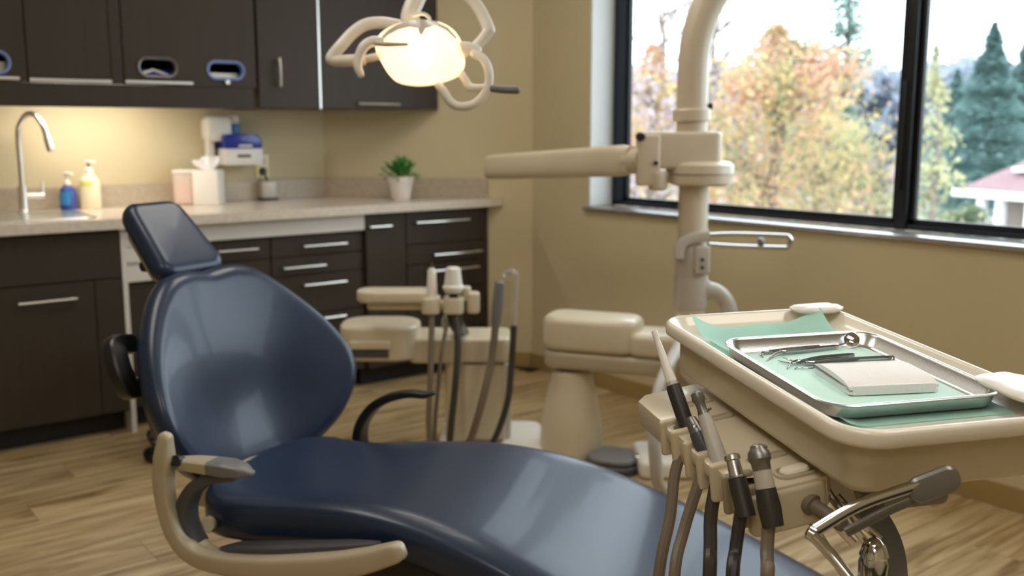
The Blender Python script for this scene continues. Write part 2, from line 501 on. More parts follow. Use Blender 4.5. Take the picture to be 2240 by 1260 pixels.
# window
win = thing('window_1', None, None, (XC + 0.16, (WY0 + WY1) / 2, WZ0), kind='structure')
XF0, XF1 = XC + 0.15, XC + 0.188
obj('reveal', newbox((XC + 0.001, WY1 - 0.012, WZ0 + 0.016), (XC + 0.149, WY1 - 0.0005, WZ1 - 0.001)), 'reveal_paint', win, smooth=False)
bm = newbox((XC - 0.022, WY0 + 0.002, WZ0 - 0.004), (XC + 0.149, WY1 + 0.02, WZ0 + 0.014), bevel=0.004)
obj('sill', bm, 'sill_metal', win, label='brushed grey metal window sill')
YM = 2.005
bm = bmesh.new()
for lo, hi in (((XF0, WY1 - 0.085, WZ0 + 0.015), (XF1, WY1 - 0.001, WZ1)), ((XF0, WY0, WZ0 + 0.015), (XF1, WY0 + 0.10, WZ1)),
               ((XF0, WY0, WZ0 + 0.015), (XF1, WY1 - 0.001, WZ0 + 0.036)), ((XF0, WY0, WZ1 - 0.07), (XF1, WY1 - 0.001, WZ1))):
    box(bm, lo, hi, bevel=0.003)
obj('frame', bm, 'frame_dark', win)
bm = newbox((XF0 - 0.012, YM - 0.024, WZ0 + 0.015), (XF1, YM + 0.024, WZ1), bevel=0.004)
obj('mullion', bm, 'frame_black', win)
for a, b in ((WY0 + 0.10, YM - 0.024), (YM + 0.024, WY1 - 0.085)):
    bm = bmesh.new()   # inner glazing bead
    z0, z1 = WZ0 + 0.036, WZ1 - 0.07; t = 0.022
    for lo, hi in (((XF0 + 0.01, a, z0), (XF0 + 0.034, a + t, z1)), ((XF0 + 0.01, b - t, z0), (XF0 + 0.034, b, z1)),
                   ((XF0 + 0.01, a, z0), (XF0 + 0.034, b, z0 + t)), ((XF0 + 0.01, a, z1 - t), (XF0 + 0.034, b, z1))):
        box(bm, lo, hi, bevel=0.002)
    obj('sash', bm, 'frame_black', win)
    obj('pane', newbox((XF0 + 0.022, a + t, z0 + t), (XF0 + 0.028, b - t, z1 - t)), 'window_glass', win, smooth=False)
obj('window_latch', newbox((XF0 - 0.022, YM + 0.0, 1.05), (XF0 - 0.0121, YM + 0.016, 1.45), bevel=0.003), 'frame_black', win)

# unseen ceiling panels, added to brighten the room, corner wall and tray
first = None
for i, (lx, ly) in enumerate(((0.55, 2.6), (2.15, 2.95), (0.1, 0.3), (1.9, 0.2), (-1.1, -0.7))):
    lbl = ['added unseen ceiling light panel above the dental chair', 'added unseen ceiling light panel nearest the corner wall', 'added unseen ceiling light panel above the camera',
           'added unseen ceiling light panel near the window wall', 'added unseen ceiling light panel at the far left back'][i]
    t = thing('ceiling_fill_light', lbl, 'ceiling light', (lx, ly, ZC - 0.0), group='added ceiling fill lights')
    bm = bmesh.new()
    for lo, hi in (((-0.32, -0.62, -0.02), (0.32, -0.58, 0)), ((-0.32, 0.58, -0.02), (0.32, 0.62, 0)), ((-0.32, -0.58, -0.02), (-0.28, 0.58, 0)), ((0.28, -0.58, -0.02), (0.32, 0.58, 0))):
        box(bm, lo, hi)
    if first is None:
        a = obj('light_frame', bm, 'white_plastic', t, smooth=False, local=True)
        b = obj('diffuser', newbox((-0.28, -0.58, -0.012), (0.28, 0.58, -0.002)), 'ceiling_fill_diffuser', t, smooth=False, local=True)
        first = (a, b)
    else:
        bm.free()
        for o in first: clone(o, t)

# ================================================================== BASE CABINETS, COUNTER
YB = 4.17                              # cabinet fronts
def handle(parent, x0, x1, z, y, gap=0.028, r=0.0055, bow=0.0):
    bm = bmesh.new()
    tube(bm, [(x0, y - gap, z), ((x0 + x1) / 2, y - gap - bow, z), (x1, y - gap, z)], r, seg=8, n=6)
    for x in (x0 + 0.012, x1 - 0.012): tube(bm, [(x, y, z), (x, y - gap, z)], r * 0.8, seg=8, n=2)
    return obj('handle', bm, 'nickel', parent, label='brushed metal bar handle')
def front(parent, name, x0, x1, z0, z1, h=None, y=YB, m='cabinet', bow=0.0):
    p = obj(name, newbox((x0 + 0.0015, y, z0 + 0.0015), (x1 - 0.0015, y + 0.019, z1 - 0.0015), bevel=0.0015, seg=1), m, parent, smooth=False)
    if h: 
        hb = handle(p, h[0], h[1], h[2], y, bow=bow); WM[hb.name] = WM[parent.name]
    return p
def carcass(t, x0, x1, z0=0.10, z1=0.872, y=YB + 0.0195, m='cabinet'):
    obj('body', newbox((x0, y, z0), (x1, YA - 0.001, z1)), m, t, smooth=False)
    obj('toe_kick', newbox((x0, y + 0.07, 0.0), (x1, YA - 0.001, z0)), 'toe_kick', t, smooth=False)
t = thing('base_cabinet', 'dark brown sink cabinet with one wide door and a bar handle', 'cabinet', (0.85, YA, 0))
carcass(t, 0.30, 1.222)
front(t, 'panel', 0.30, 1.222, 0.668, 0.868)
front(t, 'door', 0.30, 1.110, 0.10, 0.665, (0.818, 1.035, 0.603))
front(t, 'door', 1.110, 1.222, 0.10, 0.665)
t = thing('base_cabinet', 'dark brown cabinet left of the sink cabinet at the picture edge', 'cabinet', (-0.3, YA, 0))
carcass(t, -0.6, 0.298); front(t, 'door', -0.6, 0.298, 0.10, 0.868, (-0.2, 0.1, 0.8))
# light laminate section with the knee space
t = thing('desk_section', 'white laminate desk section under the counter behind the headrest', 'cabinet', (1.7, YA, 0))
obj('side_panel', newbox((1.224, YB - 0.004, 0.0), (1.244, YA - 0.001, 0.872)), 'white_laminate', t, smooth=False)
obj('apron', newbox((1.246, YB + 0.002, 0.792), (2.376, YB + 0.021, 0.872), bevel=0.002, seg=1), 'white_laminate', t, smooth=False)
obj('front_panel', newbox((1.246, YB + 0.006, 0.642), (1.60, YB + 0.024, 0.790), bevel=0.002, seg=1), 'white_laminate', t, smooth=False)
obj('edge_trim', newbox((1.246, YB + 0.0, 0.72), (1.60, YB + 0.006, 0.726)), 'nickel', t, smooth=False)
# mobile drawer units below the apron
t = thing('drawer_unit', 'dark glossy drawer unit partly hidden behind the navy headrest', 'cabinet', (1.57, YA, 0))
obj('body', newbox((1.25, YB + 0.045, 0.10), (1.894, YA - 0.001, 0.640)), 'cabinet', t, smooth=False)
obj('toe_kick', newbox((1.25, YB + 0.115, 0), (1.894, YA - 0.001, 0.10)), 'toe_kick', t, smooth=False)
front(t, 'drawer', 1.25, 1.60, 0.37, 0.638, (1.35, 1.5, 0.58), y=YB + 0.026)
front(t, 'drawer', 1.25, 1.60, 0.10, 0.368, (1.35, 1.5, 0.30), y=YB + 0.026)
obj('body', newbox((1.604, YB + 0.045, 0.641), (1.894, YA - 0.001, 0.788)), 'cabinet', t, smooth=False)
front(t, 'drawer', 1.602, 1.894, 0.69, 0.788, (1.64, 1.825, 0.742), y=YB + 0.026)
front(t, 'drawer', 1.602, 1.894, 0.40, 0.688, (1.66, 1.83, 0.60), y=YB + 0.026)
front(t, 'drawer', 1.602, 1.894, 0.10, 0.398, (1.66, 1.83, 0.33), y=YB + 0.026)
t = thing('drawer_unit', 'dark glossy drawer unit with four bar handles left of the tall door', 'cabinet', (2.13, YA, 0))
obj('body', newbox((1.897, YB + 0.045, 0.10), (2.376, YA - 0.001, 0.788)), 'cabinet', t, smooth=False)
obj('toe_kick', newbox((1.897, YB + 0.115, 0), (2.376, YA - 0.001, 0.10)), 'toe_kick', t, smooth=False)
for z0, z1, h in ((0.69, 0.788, (2.05, 2.275, 0.735)), (0.60, 0.688, (1.945, 2.160, 0.640)), (0.41, 0.598, (2.045, 2.268, 0.552)), (0.26, 0.408, (2.05, 2.26, 0.385)), (0.10, 0.258, (2.05, 2.26, 0.2))):
    front(t, 'drawer', 1.897, 2.376, z0, z1, h, y=YB + 0.026)
t = thing('base_cabinet', 'narrow dark base cabinet with one full height door', 'cabinet', (2.49, YA, 0))
xe = SB - YB - 0.03
def tri_carcass(t, x0, x1):
    # body that ends against the angled corner wall
    o = [(x0, YB + 0.0195), (x1, YB + 0.0195), (min(x1, SB - YB - 0.025), YB + 0.0195)]
    pts = [(x0, YB + 0.0195), (x1, YB + 0.0195), (x1, min(YA, SB - x1) - 0.002), (min(x1, SB - YA) - 0.002 if x0 < SB - YA else x0, min(YA, SB - x0) - 0.002)]
    if x0 < SB - YA < x1: pts = [(x0, YB + 0.0195), (x1, YB + 0.0195), (x1, SB - x1 - 0.002), (SB - YA - 0.002, YA - 0.001), (x0, YA - 0.001)]
    obj('body', prism(pts, 0.10, 0.872), 'cabinet', t, smooth=False)
    pk = [(px, (py + 0.07 if py < YB + 0.03 else py)) for px, py in pts]
    pk = [(min(px, SB - py - 0.003), py) for px, py in pk]
    obj('toe_kick', prism(pk, 0.0, 0.10), 'toe_kick', t, smooth=False)
tri_carcass(t, 2.379, 2.607)
front(t, 'door', 2.379, 2.607, 0.10, 0.868, (2.39, 2.51, 0.806))
t = thing('base_cabinet', 'dark base cabinet of wide drawers at the end of the counter', 'cabinet', (2.85, 4.4, 0))
tri_carcass(t, 2.609, 3.105)
for z0, z1, h in ((0.70, 0.868, (2.655, 2.98, 0.812)), (0.60, 0.698, (2.76, 3.06, 0.642)), (0.46, 0.598, (2.72, 3.04, 0.56)), (0.25, 0.458, (2.72, 3.04, 0.39)), (0.10, 0.248, (2.72, 3.04, 0.19))):
    front(t, 'drawer', 2.609, 3.085, z0, z1, h, bow=0.012)
obj('filler', newbox((3.087, YB + 0.004, 0.0), (3.120, YB + 0.0194, 0.872)), 'cabinet', t, smooth=False)

ct = thing('countertop', 'light stone countertop with short backsplash along the cabinet wall', 'countertop', (1.3, YA, 0.872))
YF = 4.125
SX0, SX1, SY0, SY1 = 0.42, 1.16, 4.25, 4.655       # sink opening
outer = [(-0.6, YF), (SB - YF - 0.003, YF), (SB - YA - 0.003, YA - 0.0015), (-0.6, YA - 0.0015)]
Ms = Matrix.Translation((0, 0, 0.915))
hole = [((SX0 + SX1) / 2 + x, (SY0 + SY1) / 2 + y_) for x, y_ in rrect((SX1 - SX0) / 2, (SY1 - SY0) / 2, 0.06)]
obj('slab', plate(outer, [hole], 0.042, Ms), 'counter', ct, smooth=False)
obj('backsplash', newbox((-0.6, YA - 0.02, 0.915), (SB - YA - 0.006, YA - 0.0012, 1.017), bevel=0.002, seg=1), 'splash', ct, smooth=False)
Mb = frame_at((SB - YA, YA, 0), (1, -1, 0))
obj('backsplash', newbox((0.006, -0.02, 0.915), (0.895, -0.0012, 1.017), Mb, bevel=0.002, seg=1), 'splash', ct, smooth=False)

# sink and faucet
cx, cy = (SX0 + SX1) / 2, (SY0 + SY1) / 2
sk = thing('sink', 'stainless steel sink basin set into the counter under the faucet', 'sink', (cx, cy, 0.915))
bm = bmesh.new(); Mk = Matrix.Translation((cx, cy, 0))
hx, hy = (SX1 - SX0) / 2, (SY1 - SY0) / 2
rloft(bm, Mk, hx + 0.016, hy + 0.016, 0.07, [(0.0, 0.9155), (0.002, 0.919), (0.010, 0.920), (0.018, 0.916), (0.020, 0.88), (0.026, 0.76), (0.06, 0.735), (0.17, 0.73)])
obj('basin', bm, 'steel', sk)
obj('drain', newlathe([(0, 0.04), (0.5, 0.045), (1, 0.035)], (cx, cy, 0.729), (cx, cy, 0.736)), 'chrome', sk)
fx, fy = 0.985, 4.72
fa = thing('faucet', 'brushed metal gooseneck faucet with a side lever', 'faucet', (fx, fy, 0.915))
obj('base', newlathe([(0, 0.027), (0.05, 0.027), (0.10, 0.021), (1, 0.021)], (fx, fy, 0.915), (fx, fy, 1.03)), 'nickel', fa)
td = V((0.45, -0.893, 0)).normalized()
pts = [V((fx, fy, 1.02)), V((fx, fy, 1.14)), V((fx, fy, 1.24)), V((fx, fy, 1.29)) + td * 0.012, V((fx, fy, 1.335)) + td * 0.06, V((fx, fy, 1.335)) + td * 0.115,
       V((fx, fy, 1.29)) + td * 0.158, V((fx, fy, 1.235)) + td * 0.178]
obj('spout', newtube(pts, 0.0125, seg=14), 'nickel', fa)
e = pts[-1]; dd = (pts[-1] - pts[-2]).normalized()
obj('spray_head', newlathe([(0, 0.014), (0.6, 0.017), (1, 0.016)], e - dd * 0.01, e + dd * 0.055), 'nickel', fa)
sd = V((1, -0.15, 0)).normalized()
bm = newlathe([(0, 0.012), (1, 0.013)], V((fx, fy, 0.985)), V((fx, fy, 0.985)) + sd * 0.085)
tube(bm, [V((fx, fy, 0.985)) + sd * 0.08, V((fx, fy, 1.045)) + sd * 0.08], 0.0055, seg=8)
obj('lever', bm, 'nickel', fa)

# soap bottles
def bottle(x, y, label, r, h, m, pump, lab):
    t = thing('soap_bottle', label, 'soap bottle', (x, y, 0.915))
    z = 0.9152
    bm = bmesh.new()
    prof = [(0, r * 0.9), (0.03, r), (0.6, r * 1.02), (0.8, r * 0.9), (0.92, r * 0.55), (1.0, r * 0.36)]
    loft(bm, [[V((x + math.cos(2 * PI * k / 24) * q * 1.05, y + math.sin(2 * PI * k / 24) * q * 0.72, z + s * h)) for k in range(24)] for s, q in prof])
    obj('bottle', bm, m, t)
    obj('collar', newlathe([(0, r * .42), (0.7, r * .42), (1, r * .2)], (x, y, z + h * .97), (x, y, z + h * 1.14)), 'white_plastic', t)
    obj('stem', newlathe([(0, .006), (1, .006)], (x, y, z + h * 1.13), (x, y, z + h + pump * .8), 10), 'white_plastic' if m == 'blue_soap' else 'ink', t)
    bm = newtube([(x - r * 0.3, y + 0.01, z + h + pump * .82), (x, y, z + h + pump * .88), (x + r * .62, y - 0.012, z + h + pump * .82)], 0.0095, seg=8, flat=(0.6, 1.25), up=(0, 0, 1))
    obj('pump_head', bm, 'white_plastic', t)
    # label on the side that faces the room
    f = -F0; w = CR
    bm = bmesh.new()
    lp = []
    for zz in (z + h * lab[1], z + h * lab[2]):
        lp.append([V((x + math.cos(a) * (r * 1.075), y + math.sin(a) * (r * 0.755), zz)) for a in [HEAD + PI - 0.75 + 1.5 * k / 10 for k in range(11)]])
    loft(bm, lp, cap=False, closed=False)
    obj('paper_label', bm, lab[0], t)
bottle(1.175, 4.735, 'small blue hand soap bottle with a white pump by the faucet', 0.034, 0.115, 'blue_soap', 0.055, ('sky_blue', 0.2, 0.72))
bottle(1.272, 4.735, 'larger cream soap bottle with a white pump by the faucet', 0.043, 0.165, 'cream_soap', 0.055, ('yellow_label', 0.62, 0.78))

# tissue box, plastic canister
tx = thing('tissue_box', 'white cube tissue box with a tissue sticking out, on the counter', 'tissue box', (1.80, 4.66, 0.915), math.radians(-38))
Mt = WM[tx.name]
obj('carton', newbox((-0.06, -0.06, 0.0003), (0.06, 0.06, 0.165), Mt, bevel=0.003), 'white_plastic', tx)
bm = bmesh.new()
for j in range(2):
    loops = []
    for k in range(7):
        s = k / 6
        loops.append([Mt @ V(((0.02 + 0.03 * math.sin(s * 2.2)) * math.cos(a) + (-0.02 if j else 0.012) * s * 1.5, (0.01 + 0.014 * s) * math.sin(a) + 0.008 * math.sin(5 * a + j) * s, 0.163 + s * (0.068 if j == 0 else 0.05))) for a in [2 * PI * q / 20 for q in range(20)]])
    loft(bm, loops)
obj('tissue', bm, 'cloth', tx)
cn = thing('plastic_canister', 'clear canister with a pink label beside the tissue box', 'canister', (1.715, 4.735, 0.915), math.radians(-38))
Mc = WM[cn.name]
obj('canister', rounded_box((-0.05, -0.05, 0.0003), (0.05, 0.05, 0.15), Mc, r=0.02), 'sheer_box', cn)
obj('contents', rounded_box((-0.042, -0.042, 0.005), (0.042, 0.042, 0.125), Mc, r=0.015), 'pink_label', cn)
obj('lid', rounded_box((-0.053, -0.053, 0.15), (0.053, 0.053, 0.166), Mc, r=0.02, e=0.004), 'white_plastic', cn)

# wall dispenser: white bracket, blue and white cleaner box
wd = thing('wall_dispenser', 'blue and white cup dispenser hanging on the wall above the tissue box', 'dispenser', (1.98, YA, 1.1))
obj('back_plate', rounded_box((1.845, YA - 0.05, 0.925), (1.885, YA - 0.002, 1.33), None, r=0.012), 'white_plastic', wd)
bm = bmesh.new()
Mw = Matrix(((1, 0, 0, 1.90), (0, 0, -1, YA - 0.002), (0, 1, 0, 1.275), (0, 0, 0, 1)))
rloft(bm, Mw, 0.062, 0.062, 0.03, [(0, 0.0), (0, 0.075), (0.006, 0.085), (0.02, 0.088)])
obj('roll_cover', bm, 'white_plastic', wd)
obj('neck', newbox((1.962, YA - 0.07, 1.235), (2.012, YA - 0.002, 1.30), bevel=0.006), 'sky_blue', wd)
obj('neck_cap', newbox((1.962, YA - 0.07, 1.3005), (2.008, YA - 0.002, 1.34), bevel=0.008), 'white_plastic', wd)
o_ = [(1.905, 1.18), (2.10, 1.18), (2.10, 1.215), (2.092, 1.235), (2.075, 1.248), (2.05, 1.25), (1.915, 1.25), (1.905, 1.24)]
Mw2 = Matrix(((1, 0, 0, 0), (0, 0, -1, YA - 0.0), (0, 1, 0, 0), (0, 0, 0, 1)))
obj('blue_cover', prism(o_, 0.002, 0.125, Mw2, bevel=0.006), 'blue_plastic', wd)
obj('white_tray', newbox((1.905, YA - 0.128, 1.098), (2.10, YA - 0.002, 1.1795), bevel=0.004), 'white_plastic', wd)
obj('printed_logo', newbox((1.965, YA - 0.1293, 1.136), (2.035, YA - 0.1283, 1.150)), 'ink', wd, smooth=False)
obj('printed_logo', newbox((1.975, YA - 0.1262, 1.187), (2.045, YA - 0.1255, 1.198)), 'white_plastic', wd, smooth=False)

# outlet with a plug and adapter
ol = thing('wall_outlet', 'ivory wall outlet with a black plug above the backsplash', 'outlet', (2.15, YA, 1.09))
obj('cover_plate', newbox((2.11, YA - 0.007, 1.025), (2.185, YA - 0.001, 1.145), bevel=0.003), 'ivory', ol)
for zz in (1.11, 1.06): obj('socket', newbox((2.13, YA - 0.0085, zz - 0.016), (2.165, YA - 0.0068, zz + 0.016), bevel=0.001, seg=1), 'grey_beige', ol, smooth=False)
obj('plug', newlathe([(0, 0.012), (0.6, 0.02), (1, 0.016)], (2.148, YA - 0.03, 1.06), (2.148, YA - 0.008, 1.06), 12), 'black_plastic', ol)
ad = thing('power_adapter', 'grey power adapter standing on the counter below the outlet', 'adapter', (2.15, 4.77, 0.915))
obj('case', newbox((2.108, 4.735, 0.9155), (2.19, 4.797, 1.012), bevel=0.01), 'grey_beige', ad)
obj('base', newbox((2.104, 4.731, 0.9152), (2.194, 4.799, 0.928), bevel=0.004), 'black_plastic', ad)
obj('cord', newtube([(2.148, YA - 0.022, 1.055), (2.15, YA - 0.04, 1.03), (2.15, YA - 0.05, 1.012)], 0.005, seg=8), 'black_plastic', ad)

# potted plant
px_, py_ = 2.70, 4.36
pp = thing('potted_plant', 'small green leafy plant in a white pot on the counter', 'plant', (px_, py_, 0.915))
obj('pot', newlathe([(0, 0.044), (0.04, 0.048), (0.72, 0.062), (0.74, 0.066), (0.98, 0.068), (1.0, 0.066), (0.995, 0.058), (0.85, 0.055)], (px_, py_, 0.9152), (px_, py_, 1.035), 28), 'pot_white', pp)
obj('soil', newlathe([(0, 0.02), (0.2, 0.055), (1, 0.054)], (px_, py_, 1.0), (px_, py_, 1.018), 20), 'soil', pp)
def leaf(bm, p, d, l, w, up):
    d = d.normalized(); s = d.cross(up).normalized(); n = s.cross(d)
    a = [p, p + d * l * .45 + s * w - n * 0.0, p + d * l - n * l * .18, p + d * l * .45 - s * w]
    m = p + d * l * .5 + n * l * 0.08
    vs = [bm.verts.new(q) for q in a]; c = bm.verts.new(m)
    for i in range(4): bm.faces.new((vs[i], vs[(i + 1) % 4], c))
rnd = random.Random(5)
base_leaf = None
for k in range(110):
    a = rnd.uniform(0, 2 * PI); el = rnd.uniform(0.15, 1.45)
    d = V((math.cos(a) * math.cos(el), math.sin(a) * math.cos(el), math.sin(el)))
    st = V((px_, py_, 1.015)) + d * rnd.uniform(0.035, 0.10) * V((1, 1, 1)).length / 1.732
    bm = bmesh.new(); leaf(bm, st, d + V((rnd.uniform(-.5, .5), rnd.uniform(-.5, .5), rnd.uniform(-.3, .3))), rnd.uniform(0.035, 0.055), rnd.uniform(0.010, 0.016), V((0, 0, 1)) + V((rnd.uniform(-.4, .4), rnd.uniform(-.4, .4), 0)))
    obj('leaf', bm, 'leaf_green', pp)
bm = bmesh.new()
for k in range(14):
    a = k * 2.4
    tube(bm, [(px_, py_, 1.01), (px_ + .03 * math.cos(a), py_ + .03 * math.sin(a), 1.05), (px_ + .06 * math.cos(a), py_ + .06 * math.sin(a), 1.085)], 0.0022, seg=5, n=3)
obj('stems', bm, 'leaf_green', pp)

# ================================================================== WALL CABINETS
YU = 4.36
def wall_cab(t, x0, x1, z0, z1=2.55, y=YU + 0.02, pts=None):
    if pts: obj('body', prism(pts, z0, z1), 'cabinet', t, smooth=False)
    else: obj('body', newbox((x0, y, z0), (x1, YA - 0.001, z1)), 'cabinet', t, smooth=False)
def stadium(cx, cz, hw, hh, n=10):
    return rrect2(cx, cz, hw, hh, min(hw, hh), n)
def rrect2(cx, cz, hw, hh, r, n): return [(cx + x, cz + z) for x, z in rrect(hw, hh, r - 1e-4, n)]
MU = Matrix(((1, 0, 0, 0), (0, 0, -1, YU), (0, 1, 0, 0), (0, 0, 0, 1)))   # local xy -> wall xz, local z -> towards the room
def disp_cabinet(label, x0, x1, openings, contents, rim_m, seams=(), rail=None):
    """cabinet with stadium shaped dispensing slots in its door"""
    t = thing('wall_cabinet', label, 'cabinet', ((x0 + x1) / 2, YA, 1.46))
    # hollow body
    bm = bmesh.new()
    for lo, hi in (((x0, YU + 0.02, 1.462), (x1, YA - 0.001, 1.478)), ((x0, YA - 0.02, 1.478), (x1, YA - 0.001, 2.55)), ((x0, YU + 0.02, 1.478), (x0 + 0.016, YA - 0.02, 2.55)),
                   ((x1 - 0.016, YU + 0.02, 1.478), (x1, YA - 0.02, 2.55)), ((x0, YU + 0.02, 1.75), (x1, YA - 0.02, 1.77))): box(bm, lo, hi)
    obj('body', bm, 'cabinet_inside', t, smooth=False)
    d = obj('door', plate([(x0 + .0015, 1.4625), (x1 - .0015, 1.4625), (x1 - .0015, 2.55), (x0 + .0015, 2.55)], [rrect2(c, z, w, h, h, 10) for c, z, w, h in openings], 0.0185, MU), 'cabinet', t, smooth=False)
    for (c, z, w, h), m in zip(openings, rim_m):
        bm = bmesh.new(); Mo = MU @ Matrix.Translation((c, z, 0))
        rloft(bm, Mo, w + 0.008, h + 0.008, h + 0.007, [(0.0, 0.0005), (0.001, 0.006), (0.005, 0.009), (0.010, 0.008), (0.013, 0.002), (0.0135, -0.02)], n=10)
        # open ring: drop the end caps
        for f in [f for f in bm.faces if len(f.verts) > 8]: bm.faces.remove(f)
        o = obj('slot_rim', bm, m, d); WM[o.name] = WM[t.name]
    return t, d
t, d = disp_cabinet('dark wall cabinet with two oval dispensing slots, blue gloves showing in one', 1.340, 1.934,
             [(1.483, 1.538, 0.080, 0.037), (1.788, 1.536, 0.082, 0.036)], None, ['grey_metal', 'rim_blue'])
bm = newtube([(1.342, YU - 0.006, 1.474), (1.49, YU - 0.006, 1.474), (1.632, YU - 0.006, 1.474)], 0.0065, seg=8, flat=(1, .8))
o = obj('rail', bm, 'nickel', d, label='thin metal edge pull along the door bottom'); WM[o.name] = WM[t.name]
obj('knob', newlathe([(0, .008), (1, .010)], (1.79, YU - 0.001, 1.484), (1.79, YU - 0.016, 1.484), 10), 'nickel', t)
gb = thing('glove_box', 'blue glove box seen through the left oval slot of the cabinet', 'box', (1.48, 4.5, 1.4785))
obj('carton', newbox((1.40, YU + 0.05, 1.4785), (1.57, YU + 0.17, 1.53), bevel=0.003), 'blue_plastic', gb)
Mg = Matrix.Translation((1.478, YU + 0.049, 1.522))
bm = bmesh.new()
for s in (-1, 1):
    tube(bm, [(1.478, YU + 0.044, 1.530), (1.478 + s * 0.035, YU + 0.042, 1.518), (1.478 + s * 0.072, YU + 0.044, 1.506)], 0.0055, seg=6, n=4, flat=(1.0, 0.5))
obj('glove_cuff', bm, 'white_plastic', gb)
tw = thing('paper_towel_stack', 'folded paper towels seen through the right oval slot of the cabinet', 'paper towels', (1.79, 4.45, 1.4785))
for k in range(4): obj('towel', newbox((1.70 + .002 * k, YU + 0.03 + .002 * k, 1.4787 + k * 0.012), (1.865 - .002 * k, YU + 0.13, 1.4787 + k * 0.012 + 0.0112), bevel=0.004), 'white_plastic', tw)
t, d = disp_cabinet('dark wall cabinet cut by the left picture edge with an oval slot', 0.45, 0.962, [(0.80, 1.535, 0.098, 0.040)], None, ['rim_blue'])
bm = newtube([(0.47, YU - 0.006, 1.474), (0.7, YU - 0.006, 1.474), (0.93, YU - 0.006, 1.474)], 0.0065, seg=8, flat=(1, .8))
o = obj('rail', bm, 'nickel', d); WM[o.name] = WM[t.name]
cs = thing('paper_cup_stack', 'white cups seen through the oval slot at the left picture edge', 'cups', (0.85, 4.45, 1.4785))
obj('cup', newlathe([(0, .03), (.95, .038), (1, .04)], (0.87, 4.43, 1.4787), (0.87, 4.43, 1.54)), 'white_plastic', cs)
t = thing('wall_cabinet', 'plain dark wall cabinet door above the faucet with a metal bottom rail', 'cabinet', (1.15, YA, 1.46))
wall_cab(t, 0.964, 1.338, 1.462)
p = obj('door', newbox((0.9655, YU, 1.4625), (1.286, YU + 0.019, 2.55), bevel=0.0015, seg=1), 'cabinet', t, smooth=False)
bm = newtube([(0.968, YU - 0.006, 1.471), (1.12, YU - 0.006, 1.471), (1.285, YU - 0.006, 1.472)], 0.0065, seg=8, flat=(1, .8))
o = obj('rail', bm, 'nickel', p); WM[o.name] = WM[t.name]
obj('filler', newbox((1.288, YU, 1.4625), (1.3365, YU + 0.019, 2.55), bevel=0.0015, seg=1), 'cabinet', t, smooth=False)
vl = single('valance', newbox((0.45, YU + 0.003, 1.366), (1.920, YU + 0.022, 1.4605), bevel=0.001, seg=1), 'cabinet', 'dark valance board below the wall cabinets hiding the counter light', 'valance', (1.2, YU, 1.366), smooth=False)
t = thing('wall_cabinet', 'dark wall cabinet with a vertical bar handle beside the oval slots', 'cabinet', (2.1, YA, 1.37))
wall_cab(t, 1.952, 2.256, 1.372)
p = obj('door', newbox((1.944, YU - 0.002, 1.372), (2.250, YU + 0.0195, 2.55), bevel=0.0015, seg=1), 'cabinet', t, smooth=False)
bm = newtube([(2.038, YU - 0.03, 1.47), (2.038, YU - 0.034, 1.54), (2.038, YU - 0.03, 1.60)], 0.0065, seg=8)
for zz in (1.482, 1.588): tube(bm, [(2.038, YU - 0.002, zz), (2.038, YU - 0.03, zz)], 0.005, seg=8, n=2)
o = obj('handle', bm, 'nickel', p); WM[o.name] = WM[t.name]
obj('edge_trim', newbox((2.2515, YU - 0.004, 1.372), (2.2595, YU + 0.0195, 2.55)), 'nickel', t, smooth=False)
t = thing('wall_cabinet', 'dark wall cabinet at the angled corner behind the dental lamp', 'cabinet', (2.55, 4.6, 1.37))
x1 = SB - YU - 0.012
wall_cab(t, 0, 0, 1.374, pts=[(2.262, YU + 0.02), (x1 - 0.02, YU + 0.02), (SB - YA - 0.004, YA - 0.001), (2.262, YA - 0.001)])
p = obj('door', newbox((2.262, YU - 0.001, 1.374), (x1 - 0.012, YU + 0.0195, 2.55), bevel=0.0015, seg=1), 'cabinet', t, smooth=False)
hb = handle(p, 2.45, 2.69, 1.398, YU, gap=0.024, bow=0.008); WM[hb.name] = WM[t.name]
# counter light behind the valance
ul = thing('counter_light', 'warm strip light under the wall cabinets above the sink', 'strip light', (1.3, 4.62, 1.46))
obj('housing', newbox((0.98, 4.50, 1.4485), (1.55, 4.565, 1.4617), bevel=0.003), 'white_plastic', ul)
obj('diffuser', newbox((0.99, 4.507, 1.443), (1.54, 4.558, 1.4484)), 'strip_diffuser', ul, smooth=False)

# ================================================================== DENTAL CHAIR
PB = atz(561.7, 963.9, 0.47)
aS, aB = math.radians(-60), math.radians(-67)
ch = thing('dental_chair', 'navy blue vinyl dental chair with headrest and armrests', 'chair', (PB.x, PB.y, 0), aS)
SL, SW = V((math.cos(aS), math.sin(aS), 0)), V((-math.sin(aS), math.cos(aS), 0))
def seat_pt(l, w, z): return V((PB.x, PB.y, 0)) + SL * l + SW * w + ZU * z
BL, BW = V((math.cos(aB), math.sin(aB), 0)), V((-math.sin(aB), math.cos(aB), 0))
PHI = math.radians(72.7)
bu = -BL * math.cos(PHI) + ZU * math.sin(PHI)
bn = BL * math.sin(PHI) + ZU * math.cos(PHI)
